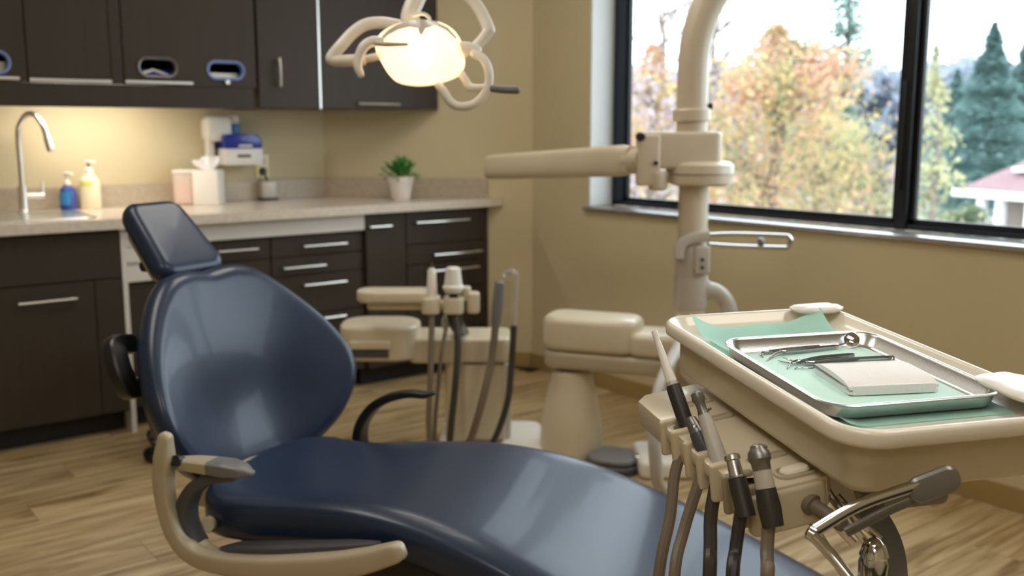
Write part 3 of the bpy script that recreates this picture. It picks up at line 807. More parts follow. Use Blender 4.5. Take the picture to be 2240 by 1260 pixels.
# seat and leg rest: one long cushion
ZS = ([-0.06, 0.0, 0.1, 0.2, 0.3, 0.45, 0.55, 0.65, 0.8, 0.95, 1.2, 1.5, 1.7], [0.452, 0.462, 0.470, 0.478, 0.488, 0.506, 0.510, 0.502, 0.470, 0.420, 0.325, 0.205, 0.13])
HWS = ([0.055, 0.068, 0.10, 0.15, 0.22, 0.33, 0.5, 0.65, 0.82, 1.0, 1.3, 1.58, 1.66, 1.70], [0.10, 0.17, 0.225, 0.252, 0.250, 0.238, 0.255, 0.290, 0.325, 0.345, 0.350, 0.32, 0.25, 0.12])
WCS = ([-0.06, 0.1, 0.3, 0.5, 0.7, 0.9, 1.3, 1.7], [-0.10, -0.11, -0.145, -0.14, -0.10, -0.075, -0.06, -0.06])
bm = bmesh.new(); loops = []
NS = 96
for i in range(NS + 1):
    l = 0.055 + 1.645 * i / NS
    z, hw, wc = sinterp(l, *ZS), sinterp(l, *HWS), sinterp(l, *WCS)
    th = 0.122 * min(1, 0.35 + (l - 0.055) / 0.10, 0.35 + (1.70 - l) / 0.08)
    lp = []
    for k in range(40):
        a = 2 * PI * k / 40
        c, s = math.cos(a), math.sin(a)
        x = hw * math.copysign(abs(c) ** 0.42, c); y = math.copysign(abs(s) ** 0.55, s)
        zz = z - 0.05 + (0.05 if y > 0 else th - 0.05) * y
        q = x / hw
        if y > 0: zz += 0.010 * abs(q) ** 3 * (1 if abs(q) < 0.9 else 0.6) - 0.008 * (1 - q * q)
        lp.append(seat_pt(l, wc + x, zz))
    loops.append(lp)
loft(bm, loops)
obj('seat_cushion', bm, 'vinyl', ch, angle=60)
# backrest
hu = [-0.085, -0.075, -0.05, 0.0, 0.076, 0.151, 0.227, 0.303, 0.378, 0.43, 0.460, 0.471, 0.473, 0.467]
hwv = [0.06, 0.14, 0.22, 0.285, 0.338, 0.352, 0.335, 0.298, 0.242, 0.190, 0.145, 0.10, 0.06, 0.0]
right = catmull([(w, u, 0) for w, u in zip(hwv, hu)], 5)
out = [(p.x, p.y) for p in right] + [(-p.x, p.y) for p in reversed(right[:-1])]
def back_warp(w, u, n):
    t = min(1, max(0, u / 0.454)); k = 1.1 * (1 - t) + 0.56 * t
    dish = 0.02 * math.exp(-((u - 0.1) / 0.12) ** 2) * max(0, 1 - (w / 0.25) ** 2)
    return PB + BW * w + bu * u + bn * (n - 0.035 + k * w * w - dish)
obj('backrest', pillow(out, 0.085, 0.040, back_warp, crown=0.004, rings=14), 'vinyl', ch, angle=60)
out2 = [(w * 0.84, 0.03 + (u - 0.03) * 0.86) for w, u in out]
obj('back_shell', pillow(out2, 0.05, 0.022, lambda w, u, n: back_warp(w, u, n - 0.055), rings=6), 'dark_grey_plastic', ch, angle=60)
# headrest
nB = BW
HC = onplane(382, 513, PB, nB)
PH = math.radians(47)
hu_ = -BL * math.cos(PH) + ZU * math.sin(PH); hn_ = BL * math.sin(PH) + ZU * math.cos(PH)
hd = rrect(0.104, 0.126, 0.048, 8)
def head_warp(x, y, n): return HC + BW * (x * (1.0 - 0.10 * (y / 0.1))) + hu_ * y + hn_ * (n - 0.03 + 0.6 * x * x)
obj('headrest', pillow(hd, 0.065, 0.030, head_warp, crown=0.003, rings=10), 'vinyl', ch, angle=60)
hd2 = rrect(0.08, 0.09, 0.03, 5)
obj('headrest_plate', pillow(hd2, 0.02, 0.008, lambda x, y, n: head_warp(x, y - 0.01, n - 0.042), rings=4), 'beige_frame', ch)
top = PB + bu * 0.44 - bn * 0.075
obj('headrest_bar', newtube([PB + bu * 0.25 - bn * 0.085, top, HC - hu_ * 0.085 - hn_ * 0.085, HC - hn_ * 0.085 + hu_ * 0.02], 0.022, seg=10, flat=(0.35, 1.6), up=-bn), 'beige_frame', ch)
bm = newlathe([(0, .014), (.2, .018), (.8, .018), (1, .014)], HC - hu_ * 0.03 - hn_ * 0.085 - BW * 0.075, HC - hu_ * 0.03 - hn_ * 0.085 + BW * 0.075, 14)
obj('headrest_joint', bm, 'black_plastic', ch)
# black release handle behind the near edge of the back
hp = [back_warp(-0.24, 0.325, -0.085), back_warp(-0.300, 0.33, -0.085), back_warp(-0.318, 0.30, -0.08), back_warp(-0.322, 0.25, -0.08), back_warp(-0.305, 0.22, -0.085), back_warp(-0.24, 0.22, -0.085)]
obj('side_handle', newtube(hp, 0.024, seg=12, flat=(0.9, 1.0), up=bn), 'black_plastic', ch)
# near side armrest assembly (in the vertical plane beside the seat)
pN = seat_pt(0, -0.46, 0)
def near(x, y, dw=0.0): return onplane(x, y, pN + SW * dw, SW)
fr = [(362, 958), (360, 1000), (358, 1050), (366, 1110), (386, 1170), (425, 1212), (490, 1232), (580, 1240), (690, 1238), (790, 1228), (868, 1208)]
obj('arm_frame', newtube([near(*p) for p in fr], [0.014, 0.020, 0.020, 0.019, 0.019, 0.020, 0.021, 0.023, 0.025, 0.025, 0.020], seg=20, flat=(0.95, 1.0), up=SW, round_end=True), 'beige_frame', ch, angle=50)
obj('arm_pivot', newlathe([(0, .012), (1, .012)], near(382, 1008), near(400, 1010, 0.03), 14), 'black_plastic', ch)
ar = thing  # (alias unused)
arm = obj('armrest', newtube([near(388, 1012, 0.03), near(425, 1014, 0.03), near(466, 1019, 0.03)], [0.014, 0.017, 0.019], seg=16, flat=(1.5, .8), up=SW, round_end=True), 'beige_frame', ch)
obj('armrest_tip', newtube([near(467, 1019, 0.03), near(500, 1024, 0.03), near(530, 1030, 0.03), near(545, 1034, 0.03)], [0.019, 0.020, 0.015, 0.008], seg=16, flat=(1.5, .8), up=SW, round_end=True), 'mid_grey_plastic', ch)
obj('arm_band', newtube([near(520, 1040, 0.03), near(470, 1044, 0.03), near(432, 1062, 0.03), near(412, 1095, 0.03), (near(408, 1130, 0.03)), near(418, 1165, 0.03), near(434, 1192, 0.03)], [.011, .013, .016, .018, .019, .019, .018], seg=16, flat=(1.4, 0.9), up=SW), 'dark_grey_plastic', ch, angle=50)
obj('arm_stub', newtube([near(434, 1192, 0.03), near(452, 1208, 0.02), near(472, 1218, 0.01)], 0.016, seg=14, flat=(1.3, .9), up=SW), 'beige_frame', ch)
obj('side_pad', newtube([near(455, 1216, 0.02), near(520, 1206, 0.035), near(640, 1202, 0.035), near(760, 1196, 0.03), near(828, 1190, 0.02)], [.010, .017, .015, .012, .005], seg=14, flat=(1.6, .95), up=SW), 'dark_grey_plastic', ch)
obj('hinge_pin', newlathe([(0, .016), (.3, .02), (.7, .024), (1, .024)], near(452, 1150, 0.06), near(492, 1132, 0.20), 16), 'beige_frame', ch)
# far armrest
pF = seat_pt(0, 0.20, 0)
def farp(x, y): return onplane(x, y, pF, SW)
obj('far_armrest', newtube([farp(*p) for p in [(792, 985), (788, 950), (797, 918), (820, 888), (855, 869), (895, 861), (930, 864), (948, 861)]], [.017, .017, .016, .015, .014, .012, .010, .006], seg=14, flat=(1.5, .85), up=SW, round_end=True), 'black_plastic', ch)
obj('far_arm_frame', newtube([farp(792, 985), seat_pt(0.10, 0.20, 0.40), seat_pt(0.25, 0.16, 0.36)], 0.017, seg=12, flat=(1.2, 1), up=SW), 'beige_frame', ch)
# under structure
Mc = frame_at(seat_pt(0, -0.08, 0), SL)
obj('seat_pan', newbox((0.02, -0.17, 0.345), (0.75, 0.19, 0.405), Mc, bevel=0.02), 'beige_frame', ch)
obj('lift_housing', newbox((0.10, -0.15, 0.05), (0.66, 0.17, 0.345), Mc, bevel=0.03), 'black_plastic', ch)
obj('floor_base', newbox((-0.15, -0.25, 0.0), (0.95, 0.27, 0.05), Mc, bevel=0.02), 'black_plastic', ch)
obj('back_hinge', newbox((-0.075, -0.10, 0.34), (0.03, 0.16, 0.44), Mc, bevel=0.02), 'beige_frame', ch)
obj('leg_support', newtube([seat_pt(0.6, -0.08, 0.37), seat_pt(0.9, -0.07, 0.31), seat_pt(1.25, -0.06, 0.20)], 0.03, seg=10, flat=(0.6, 2.0)), 'black_plastic', ch)

# stool behind the chair: only its casters and a little of the base show
st = thing('stool', 'black wheeled stool standing behind the dental chair back', 'stool', (1.36, 3.83, 0))
sx, sy = 1.40, 3.80
for k in range(5):
    a = math.radians(195 + 72 * k)
    e = V((sx + 0.24 * math.cos(a), sy + 0.24 * math.sin(a), 0))
    obj('leg', newtube([(sx, sy, 0.11), (sx + .12 * math.cos(a), sy + .12 * math.sin(a), 0.10), e + ZU * 0.075], [0.022, 0.02, 0.016], seg=8), 'black_plastic', st)
    s = V((-math.sin(a), math.cos(a), 0))
    cst = obj('caster', newlathe([(0, .024), (.15, .028), (.4, .028), (.42, .01), (.58, .01), (.6, .028), (.85, .028), (1, .024)], e + ZU * 0.028 - s * 0.03, e + ZU * 0.028 + s * 0.03, 16), 'black_plastic', st)
    obj('caster_hub', newlathe([(0, .012), (1, .012)], e + ZU * 0.028 - s * 0.032, e + ZU * 0.028 + s * 0.032, 10), 'grey_metal', cst)
obj('column', newlathe([(0, .03), (.5, .03), (.52, .02), (1, .02)], (sx, sy, 0.09), (sx, sy, 0.40)), 'black_plastic', st)
obj('seat', newlathe([(0, .05), (.1, .17), (.4, .19), (.8, .185), (1, .15)], (sx, sy, 0.40), (sx, sy, 0.48), 30), 'black_plastic', st)

# ================================================================== DELIVERY UNIT WITH TRAY
TA = math.radians(66)
TC = V((1.2375, 0.802, 0)); TN = V((-0.03, -0.045, 1)).normalized()
TILT = V((0, 0, 1)).rotation_difference(TN).to_matrix().to_4x4()
tu = thing('delivery_unit', 'beige dental delivery unit with tray table, tool holders and chrome handle', 'delivery unit', (TC.x, TC.y, 0.86), TA)
MT = Matrix.Translation((TC.x, TC.y, 0.9525)) @ TILT @ Matrix.Rotation(TA, 4, 'Z') @ Matrix.Translation((0, 0, -0.95))     # local x: long side (away), local y: left
HX, HY = 0.290, 0.167
bm = bmesh.new()
rloft(bm, MT, HX, HY, 0.055, [(0.030, 0.9265), (0.005, 0.9265), (0.001, 0.929), (0.0, 0.933), (0.0, 0.944), (0.0018, 0.9478), (0.006, 0.9495), (0.0105, 0.9490), (0.014, 0.946), (0.021, 0.937), (0.030, 0.9315), (0.06, 0.930)], n=9)
obj('tray_table', bm, 'beige_tray', tu, angle=50)
bm = bmesh.new()
rloft(bm, MT, HX - 0.024, HY - 0.024, 0.034, [(0.10, 0.858), (0.03, 0.858), (0.012, 0.8595), (0.004, 0.864), (0.0, 0.872), (0.0, 0.926), (0.03, 0.9262)], n=8)
obj('body', bm, 'beige_plastic', tu, angle=50)
# tool holder bar
bq = [MT.inverted() @ onplane(x, y, MT @ V((0, 0, 0.842)), TN) for x, y in ((1775, 1040), (1545, 832), (1640, 1110), (1440, 875))]
print('bar', bq)
MH = MT @ Matrix.Translation((0.0, (bq[0].y + bq[1].y + bq[2].y + bq[3].y) / 4, 0.842)) @ Matrix.Rotation(math.radians(-8), 4, 'X')
# local: x along the bar, y left, top face z = 0
slots_px = [(1488, 935), (1530, 985), (1565, 1008), (1612, 1090), (1672, 1108)]
ninv = MH.inverted()
sl = []
nz_ = (MH.to_3x3() @ V((0, 0, 1)))
for p in slots_px:
    q = ninv @ onplane(p[0], p[1], MH.translation, nz_); sl.append(q)
HB = 0.062
x_near = (ninv @ onplane(1708, 1067, MH.translation, nz_)).x + 0.002
x_far = (ninv @ onplane(1500, 850, MH.translation, nz_)).x + 0.012
slx = [max(x_near + 0.03, min(x_far - 0.03, q.x)) for q in sl]
order = sorted(slx)
outl = [(x_far, -HB + 0.012), (x_far - 0.012, -HB)] if False else []
outl = [(x_near + 0.012, -HB), (x_far - 0.012, -HB), (x_far, -HB + 0.012), (x_far, HB - 0.02), (x_far - 0.02, HB)]
for x in reversed(order):                 # notches on the left edge, going back to the near end
    r = 0.0145
    outl += [(x + r + 0.004, HB), (x + r, HB - 0.005), (x + r, HB - 0.022)]
    outl += [(x + r * math.cos(a), HB - 0.022 - r * math.sin(a)) for a in [PI * k / 8 for k in range(1, 8)]]
    outl += [(x - r, HB - 0.022), (x - r, HB - 0.005), (x - r - 0.004, HB)]
outl += [(x_near + 0.02, HB), (x_near, HB - 0.02), (x_near, -HB + 0.012)]
hb = obj('holder_bar', prism(outl, -0.042, 0.0, MH, bevel=0.0035, seg=2), 'beige_plastic', tu, angle=40)
# fingers that stand proud between the notches
for i, x in enumerate(order):
    for s in (-1, 1):
        bm = rounded_box((x + s * 0.021 - 0.006, HB - 0.034, -0.048), (x + s * 0.021 + 0.006, HB + 0.010, 0.007), MH, r=0.006, e=0.004)
        o = obj('holder_finger', bm, 'beige_plastic', hb)
for x in order:
    ringp = [MH @ V((x + 0.0195 * math.cos(a), HB - 0.020 + 0.0195 * math.sin(a), -0.010)) for a in [PI * k / 8 for k in range(9)]]
    obj('holder_lip', newtube(ringp, 0.0068, seg=10, n=2, flat=(1.5, 0.85), up=nz_), 'beige_plastic', hb)
for fx_, ln in ((0.80, 0.045), (0.62, 0.03), (0.22, 0.045)):
    x = x_near + (x_far - x_near) * fx_
    bm = bmesh.new(); rloft(bm, MH @ Matrix.Translation((x, -0.012, 0)), 0.010, 0.030, 0.0095, [(0.0, 0.0002), (0.002, 0.0022), (0.005, 0.0022), (0.006, 0.0004)], n=6)
    obj('groove', bm, 'beige_frame', hb)
bm = bmesh.new(); rloft(bm, MH @ Matrix.Translation((x_near + 0.028, -0.022, 0)), 0.017, 0.030, 0.016, [(0, 0.0002), (0.001, 0.003), (0.004, 0.004), (0.006, 0.001)], n=8)
obj('button_well', bm, 'beige_frame', hb)
bm = bmesh.new(); rloft(bm, MH @ Matrix.Translation((x_near + 0.027, -0.020, 0)), 0.011, 0.020, 0.0105, [(0, 0.001), (0, 0.005), (0.002, 0.0075), (0.006, 0.0085)], n=8)
obj('button', bm, 'beige_tray', hb)
# near end: cheek and pivot
obj('end_cheek', rounded_box((x_near - 0.004, -HB + 0.012, -0.062), (x_near + 0.020, HB - 0.004, -0.004), MH, r=0.010, e=0.006), 'beige_plastic', hb)
pe = MH @ V((x_near - 0.002, -0.025, -0.030))
obj('pivot', newlathe([(0, .013), (.1, .0145), (.25, .0145), (.27, .010), (1, .009)], MH @ V((x_near + 0.008, -0.020, -0.030)), MH @ V((x_near - 0.050, -0.040, -0.044)), 18), 'grey_hose', hb)
# bracket from the body to the bar
obj('bar_bracket', newbox((x_near + 0.06, -0.075, -0.03), (x_far - 0.08, -0.045, -0.006), MH, bevel=0.004), 'beige_plastic', tu)

# chrome handle under the near corner
D1 = 1.10
h1, h2, h3 = atd(1775, 1166, 1.11), atd(1880, 1105, 1.115), atd(2010, 1060, 1.12)
bm = newtube([h1, h2, h3], 0.0062, seg=14, flat=(1.0, 0.8))
hdl = obj('handle', bm, 'chrome', tu, label='polished chrome lever handle')
obj('handle_rod', newtube([atd(1772, 1166, 1.11), atd(1815, 1210, 1.10), atd(1880, 1290, 1.08)], 0.0065, seg=14), 'chrome', hdl)
obj('handle_elbow', newlathe([(0, .004), (.2, .0085), (.8, .0085), (1, .004)], atd(1764, 1160, 1.112), atd(1784, 1172, 1.108), 14), 'chrome', hdl)
ec, en = atd(2045, 1058, 1.12), atd(2045, 1058, 1.13)
Me = frame_at(atd(2043, 1058, 1.118), (atd(2090, 1038, 1.118) - atd(1990, 1078, 1.118)), -CF)
Me = Matrix.Translation(atd(2043, 1060, 1.12)) @ (lambda x, z: Matrix(((x.x, z.cross(x).x, z.x, 0), (x.y, z.cross(x).y, z.y, 0), (x.z, z.cross(x).z, z.z, 0), (0, 0, 0, 1))))((CR * 0.93 + CU * 0.36).normalized(), (-CF + CU * 0.0).normalized())
bm = bmesh.new(); rloft(bm, Me, 0.031, 0.0155, 0.0150, [(0.003, -0.005), (0, -0.003), (0, 0.002), (0.003, 0.005), (0.006, 0.0055)], n=9)
obj('handle_end', bm, 'grey_metal', hdl, label='oval grey metal end plate')
obj('handle_arm', newtube([atd(2005, 1090, 1.125), atd(1940, 1118, 1.13), atd(1850, 1165, 1.135)], 0.0055, seg=12, flat=(1, .6)), 'grey_metal', hdl)
# chrome support under the table
kn = atd(1912, 1205, 1.24)
obj('knuckle', newlathe([(0, .017), (.5, .0185), (.62, .0165), (.66, .018), (.85, .014), (.97, .006), (1, .001)], kn - ZU * 0.05, kn + ZU * 0.018, 24), 'chrome', tu)
obj('support_post', newlathe([(0, .016), (1, .016)], V((kn.x, kn.y, 0.50)), kn - ZU * 0.045, 20), 'chrome', tu)
for i, (a, b) in enumerate((((1800, 1060), (1900, 1195)), ((1830, 1085), (1925, 1180)), ((1775, 1085), (1868, 1190)), ((1752, 1100), (1850, 1262)))):
    obj('linkage_rod', newtube([atd(*a, 1.28), atd((a[0] + b[0]) / 2, (a[1] + b[1]) / 2 + 4, 1.27), atd(*b, 1.26)], 0.0055, seg=10), 'chrome', tu)
obj('support_strap', newtube([atd(1880, 1090, 1.33), atd(1925, 1150, 1.32), atd(1950, 1210, 1.31), atd(1958, 1290, 1.30)], 0.014, seg=12, flat=(0.35, 1.3), up=CF), 'mid_grey_plastic', tu)
obj('support_block', newbox((-0.20, -0.05, 0.80), (-0.05, 0.05, 0.8585), MT, bevel=0.01), 'grey_metal', tu)
obj('support_arm', newtube([MT @ V((-0.1, 0, 0.80)), V((1.35, 0.95, 0.72)), V((1.9, 1.55, 0.60)), V((2.50, 2.20, 0.47)), V((2.64, 2.32, 0.44))], 0.035, seg=14, flat=(1, .8)), 'beige_plastic', tu)

# handpieces, each resting in its slot, with its hose
def hp_axis(tip_px, base_px, dd):
    q = onplane(base_px[0], base_px[1], MH.translation, nz_); dep = (q - C0).dot(CF)
    return atd(tip_px[0], tip_px[1], dep + dd), q
def hose(t, pts, r, m):
    obj('hose', newtube(pts, r, seg=10, n=8), m, t)
def hose_path(px, d0, d1):
    out = []
    for i, p in enumerate(px): out.append(atd(p[0], p[1], d0 + (d1 - d0) * i / (len(px) - 1)))
    e = out[-1]
    out += [e + V((0.0, 0.0, -0.20)), V((e.x + 0.05, e.y + 0.04, 0.10)), V((e.x + 0.25, e.y + 0.15, 0.02)), V((1.75 + 0.02 * px[0][0] / 100 - 0.3, 1.35, 0.02)), V((2.35, 2.05 + (px[0][0] - 1580) / 2000, 0.02))]
    return out
def lerp(a, b, t): return a + (b - a) * t
spec = [
 ('air_water_syringe', 'syringe with a long white tip and black grip in the farthest holder slot', (1430, 722), (1505, 938), 0.05),
 ('handpiece', 'short dark grey handpiece beside the white tipped syringe', (1508, 912), (1545, 985), 0.02),
 ('handpiece', 'long translucent grey handpiece with a metal head in the middle slot', (1522, 855), (1573, 1005), 0.03),
 ('handpiece', 'short silver topped black handpiece second from the near end', (1600, 993), (1622, 1085), 0.015),
 ('handpiece', 'thick dark handpiece with a metal cap in the nearest holder slot', (1655, 970), (1682, 1105), 0.015)]
hose_px = [[(1482, 958), (1478, 1030), (1466, 1130), (1440, 1275)], [(1518, 985), (1512, 1060), (1496, 1160), (1474, 1275)], [(1560, 1040), (1556, 1120), (1554, 1200), (1552, 1275)],
           [(1610, 1095), (1612, 1150), (1608, 1210), (1602, 1275)], [(1676, 1165), (1678, 1200), (1679, 1240), (1678, 1275)]]
hose_r = [0.0085, 0.0085, 0.0095, 0.0085, 0.0085]
hose_m = ['grey_hose', 'grey_hose', 'dark_hose', 'black_rubber', 'grey_hose']
for i, (nm, lb, tip, bs, dd) in enumerate(spec):
    A, B = hp_axis(tip, bs, dd)
    t = thing(nm, lb, 'handpiece' if i else 'syringe', B, group='tools in the holder bar')
    d = (B - A).normalized(); L_ = (B - A).length
    low = B + d * 0.026
    if i == 0:
        m1 = lerp(A, B, 0.53)
        obj('tip', newlathe([(0, .0020), (0.02, .0045), (.13, .0048), (.2, .0040), (.24, .0046), (1, .0085)], A, m1, 16), 'white_plastic', t, label='white plastic syringe tip')
        obj('ferrule', newlathe([(0, .0085), (.4, .0095), (1, .009)], m1, lerp(A, B, 0.58), 16), 'clear_plastic', t)
        obj('grip', newlathe([(0, .0105), (.1, .0115), (.85, .0120), (1, .010)], lerp(A, B, 0.57), low, 16), 'black_rubber', t)
    elif i == 1:
        obj('head', newlathe([(0, .003), (.12, .008), (.5, .0095), (1, .011)], A, lerp(A, B, .5), 16), 'grey_metal', t)
        obj('grip', newlathe([(0, .0115), (.3, .0135), (1, .011)], lerp(A, B, .48), low, 16), 'dark_grey_plastic', t)
        obj('button', newlathe([(0, .004), (1, .003)], lerp(A, B, .25) - CF * .007, lerp(A, B, .25) - CF * .012, 10), 'chrome', t)
    elif i == 2:
        obj('head', newlathe([(0, .003), (.1, .0085), (.35, .0095), (.5, .007), (.75, .0068), (1, .0085)], A, lerp(A, B, .36), 16), 'grey_metal', t, label='metal handpiece head')
        obj('trigger', newtube([lerp(A, B, .3) + CR * .004, lerp(A, B, .3) + CR * .012 + CU * .004], .002, seg=6), 'grey_metal', t)
        obj('sleeve', newlathe([(0, .0085), (.1, .0095), (1, .0135)], lerp(A, B, .35), low, 16), 'pale_hose', t, label='translucent pale sleeve')
    elif i == 3:
        obj('head', newlathe([(0, .006), (.06, .0098), (.25, .0105), (.3, .0085), (1, .0095)], A, lerp(A, B, .55), 16), 'steel', t, label='silver metal coupling')
        obj('ring', newlathe([(0, .0105), (.5, .0115), (1, .0105)], lerp(A, B, .52), lerp(A, B, .60), 16), 'grey_metal', t)
        obj('grip', newlathe([(0, .0115), (1, .0125)], lerp(A, B, .58), low, 16), 'black_rubber', t)
    else:
        obj('head', newlathe([(0, .004), (.08, .0085), (.2, .010), (.32, .0135), (.55, .015), (.72, .012), (1, .0115)], A, lerp(A, B, .44), 18), 'grey_metal', t, label='domed grey metal cap')
        obj('body', newlathe([(0, .0115), (1, .012)], lerp(A, B, .43), lerp(A, B, .74), 16), 'grey_beige', t)
        obj('trigger', newtube([lerp(A, B, .08), lerp(A, B, .05) + CR * .012, ], .0025, seg=6), 'grey_metal', t)
        obj('grip', newlathe([(0, .0125), (.5, .0145), (1, .013)], lerp(A, B, .73), low, 16), 'black_rubber', t)
    dep = (low - C0).dot(CF)
    lv_ = low - C0; ly = 630 - FPX * lv_.dot(CU) / lv_.dot(CF)
    pxs = [p for p in hose_px[i] if p[1] > ly + 45]
    if len(pxs) < 2: pxs = [(hose_px[i][-1][0], ly + 60), hose_px[i][-1]] if ly < 1200 else [(hose_px[i][-1][0], ly + 30), (hose_px[i][-1][0], ly + 70)]
    hs = hose_path(pxs, dep, dep - 0.04)
    hose(t, [low - d * 0.02] + hs, hose_r[i], hose_m[i])

# ------------------------------------------------------------------ things on the tray table
def tp(x, y, z): return MT @ V((x, y, z))
ZT = 0.9305
bm = bmesh.new(); NX, NY = 40, 22
grid = []
for i in range(NX + 1):
    rowv = []
    for j in range(NY + 1):
        x = -0.225 + 0.462 * i / NX; y_ = -0.112 + 0.240 * j / NY
        lift = 0.022 * max(0, (x - 0.177) / 0.060) ** 1.6 * max(0, (abs(y_ - 0.011) - 0.06) / 0.063) ** 1.2
        lift += 0.010 * max(0, (y_ - 0.095) / 0.04) ** 2 + 0.007 * max(0, (x - 0.194) / 0.043) ** 2
        rowv.append(bm.verts.new(tp(x, y_, ZT + 0.0006 + lift + 0.0006 * (1 + noise.noise(V((x * 14, y_ * 14, 3)))))))
    grid.append(rowv)
for i in range(NX):
    for j in range(NY): bm.faces.new((grid[i][j], grid[i + 1][j], grid[i + 1][j + 1], grid[i][j + 1]))
bmesh.ops.solidify(bm, geom=bm.faces[:], thickness=-0.0004)
single('paper_sheet', bm, 'mint_paper', 'mint green paper sheet lining the beige tray table', 'paper', tp(0, 0, ZT))
# steel tray
SA = math.radians(65); SCN = V((1.2035, 0.7605, 0))
MS = Matrix.Translation((SCN.x, SCN.y, 0.9496)) @ TILT @ Matrix.Rotation(SA, 4, 'Z') @ Matrix.Translation((0, 0, -0.95))
stt = thing('steel_tray', 'shallow stainless steel instrument tray on the mint paper', 'tray', (SCN.x, SCN.y, 0.933), SA)
bm = bmesh.new(); SHX, SHY = 0.163, 0.130
zf = 0.9338
rloft(bm, MS, SHX, SHY, 0.040, [(0.05, zf - 0.0008), (0.014, zf - 0.0008), (0.009, zf + 0.003), (0.005, zf + 0.0175), (0.001, zf + 0.0185), (0.0, zf + 0.0202), (0.002, zf + 0.0216), (0.0055, zf + 0.0212), (0.0075, zf + 0.0185), (0.0135, zf + 0.0035), (0.019, zf + 0.0004), (0.05, zf + 0.0004)], n=9)
obj('pan', bm, 'steel', stt, angle=60)
bm = bmesh.new(); rloft(bm, MS, SHX - 0.026, SHY - 0.022, 0.012, [(0, zf + 0.0006), (0, zf + 0.0012), (0.001, zf + 0.0013)], n=3)
single('tray_liner', bm, 'mint_paper', 'mint green paper liner inside the steel instrument tray', 'paper', (SCN.x, SCN.y, zf))
ZI = zf + 0.0013
def ip(x, y, h=0.0): return MS @ V((x, y, ZI + h))
def inst(x, y, z): return onplane(x, y, MS @ V((0, 0, ZI)), TN) + TN * z
# mirror and probe lying side by side
def shaft(t, name, pts, r, m='tool_steel', lab=None): return obj(name, newtube(pts, r, seg=10, n=5, round_end=True), m, t, label=lab)
t = thing('dental_mirror', 'dental mouth mirror with round head on the steel tray', 'mirror', inst(1780, 771, 0))
shaft(t, 'handle', [inst(1708, 777, .005), inst(1760, 772, .005), inst(1830, 764, .005)], [.0034, .0038, .0030])
shaft(t, 'neck', [inst(1828, 764, .005), inst(1842, 761, .006), inst(1852, 760, .008)], .0013)
mc = inst(1862, 759, .012)
mn = (-CF * 0.8 + CU * 0.3 - CR * 0.25).normalized()
obj('mirror_head', newlathe([(0, .009), (.3, .0118), (.8, .0118), (1, .0105)], mc - mn * .002, mc + mn * .002, 24), 'chrome', t, label='round mirror head')
obj('bent_tip', newtube([inst(1709, 777, .005), inst(1696, 781, .005), inst(1684, 786, .002), inst(1676, 791, .001)], [.0028, .0020, .0013, .0007], seg=8), 'steel', t)
t = thing('explorer_probe', 'steel probe lying behind the dental mirror on the tray', 'instrument', inst(1740, 771, 0))
shaft(t, 'handle', [inst(1672, 776, .004), inst(1720, 770, .004), inst(1790, 763, .004)], [.0028, .0030, .0026])
shaft(t, 'hook', [inst(1672, 776, .004), inst(1666, 776, .004), inst(1664, 781, .003), inst(1670, 783, .001)], [.002, .0014, .001, .0006])
t = thing('dental_tweezers', 'bent tip steel tweezers in the middle of the tray', 'tweezers', inst(1800, 794, 0))
shaft(t, 'arm', [inst(1742, 799, .003), inst(1790, 792, .004), inst(1865, 784, .004)], [.0016, .0034, .0030])
shaft(t, 'arm', [inst(1742, 800, .006), inst(1790, 793, .008), inst(1865, 785, .007)], [.0014, .0026, .0026])
shaft(t, 'tip', [inst(1742, 799, .004), inst(1728, 795, .005), inst(1712, 789, .005)], [.0016, .0012, .0006])
shaft(t, 'tip', [inst(1742, 800, .004), inst(1722, 798, .003), inst(1701, 791, .002)], [.0016, .0012, .0006])
t = thing('dental_scaler', 'long double ended steel scaler lying next to the white napkin', 'instrument', inst(1850, 798, 0))
shaft(t, 'handle', [inst(1765, 801, .005), inst(1850, 795, .005), inst(1946, 789, .005)], [.0030, .0042, .0036])
shaft(t, 'hook', [inst(1765, 801, .005), inst(1745, 797, .006), inst(1730, 800, .004), inst(1722, 808, .001)], [.0022, .0017, .0013, .0008])
shaft(t, 'end_tip', [inst(1946, 789, .005), inst(1953, 788, .006), inst(1956, 793, .003)], [.0018, .0014, .001])
t = thing('explorer_probe', 'thin steel probe half hidden under the white napkin', 'instrument', inst(1800, 808, 0))
shaft(t, 'handle', [inst(1792, 808, .003), inst(1850, 805, .003), inst(1905, 802, .003)], [.0016, .0030, .0028])
shaft(t, 'hook', [inst(1792, 808, .003), inst(1770, 810, .003), inst(1745, 807, .002), inst(1738, 809, .001)], [.0014, .0011, .0009, .0006])
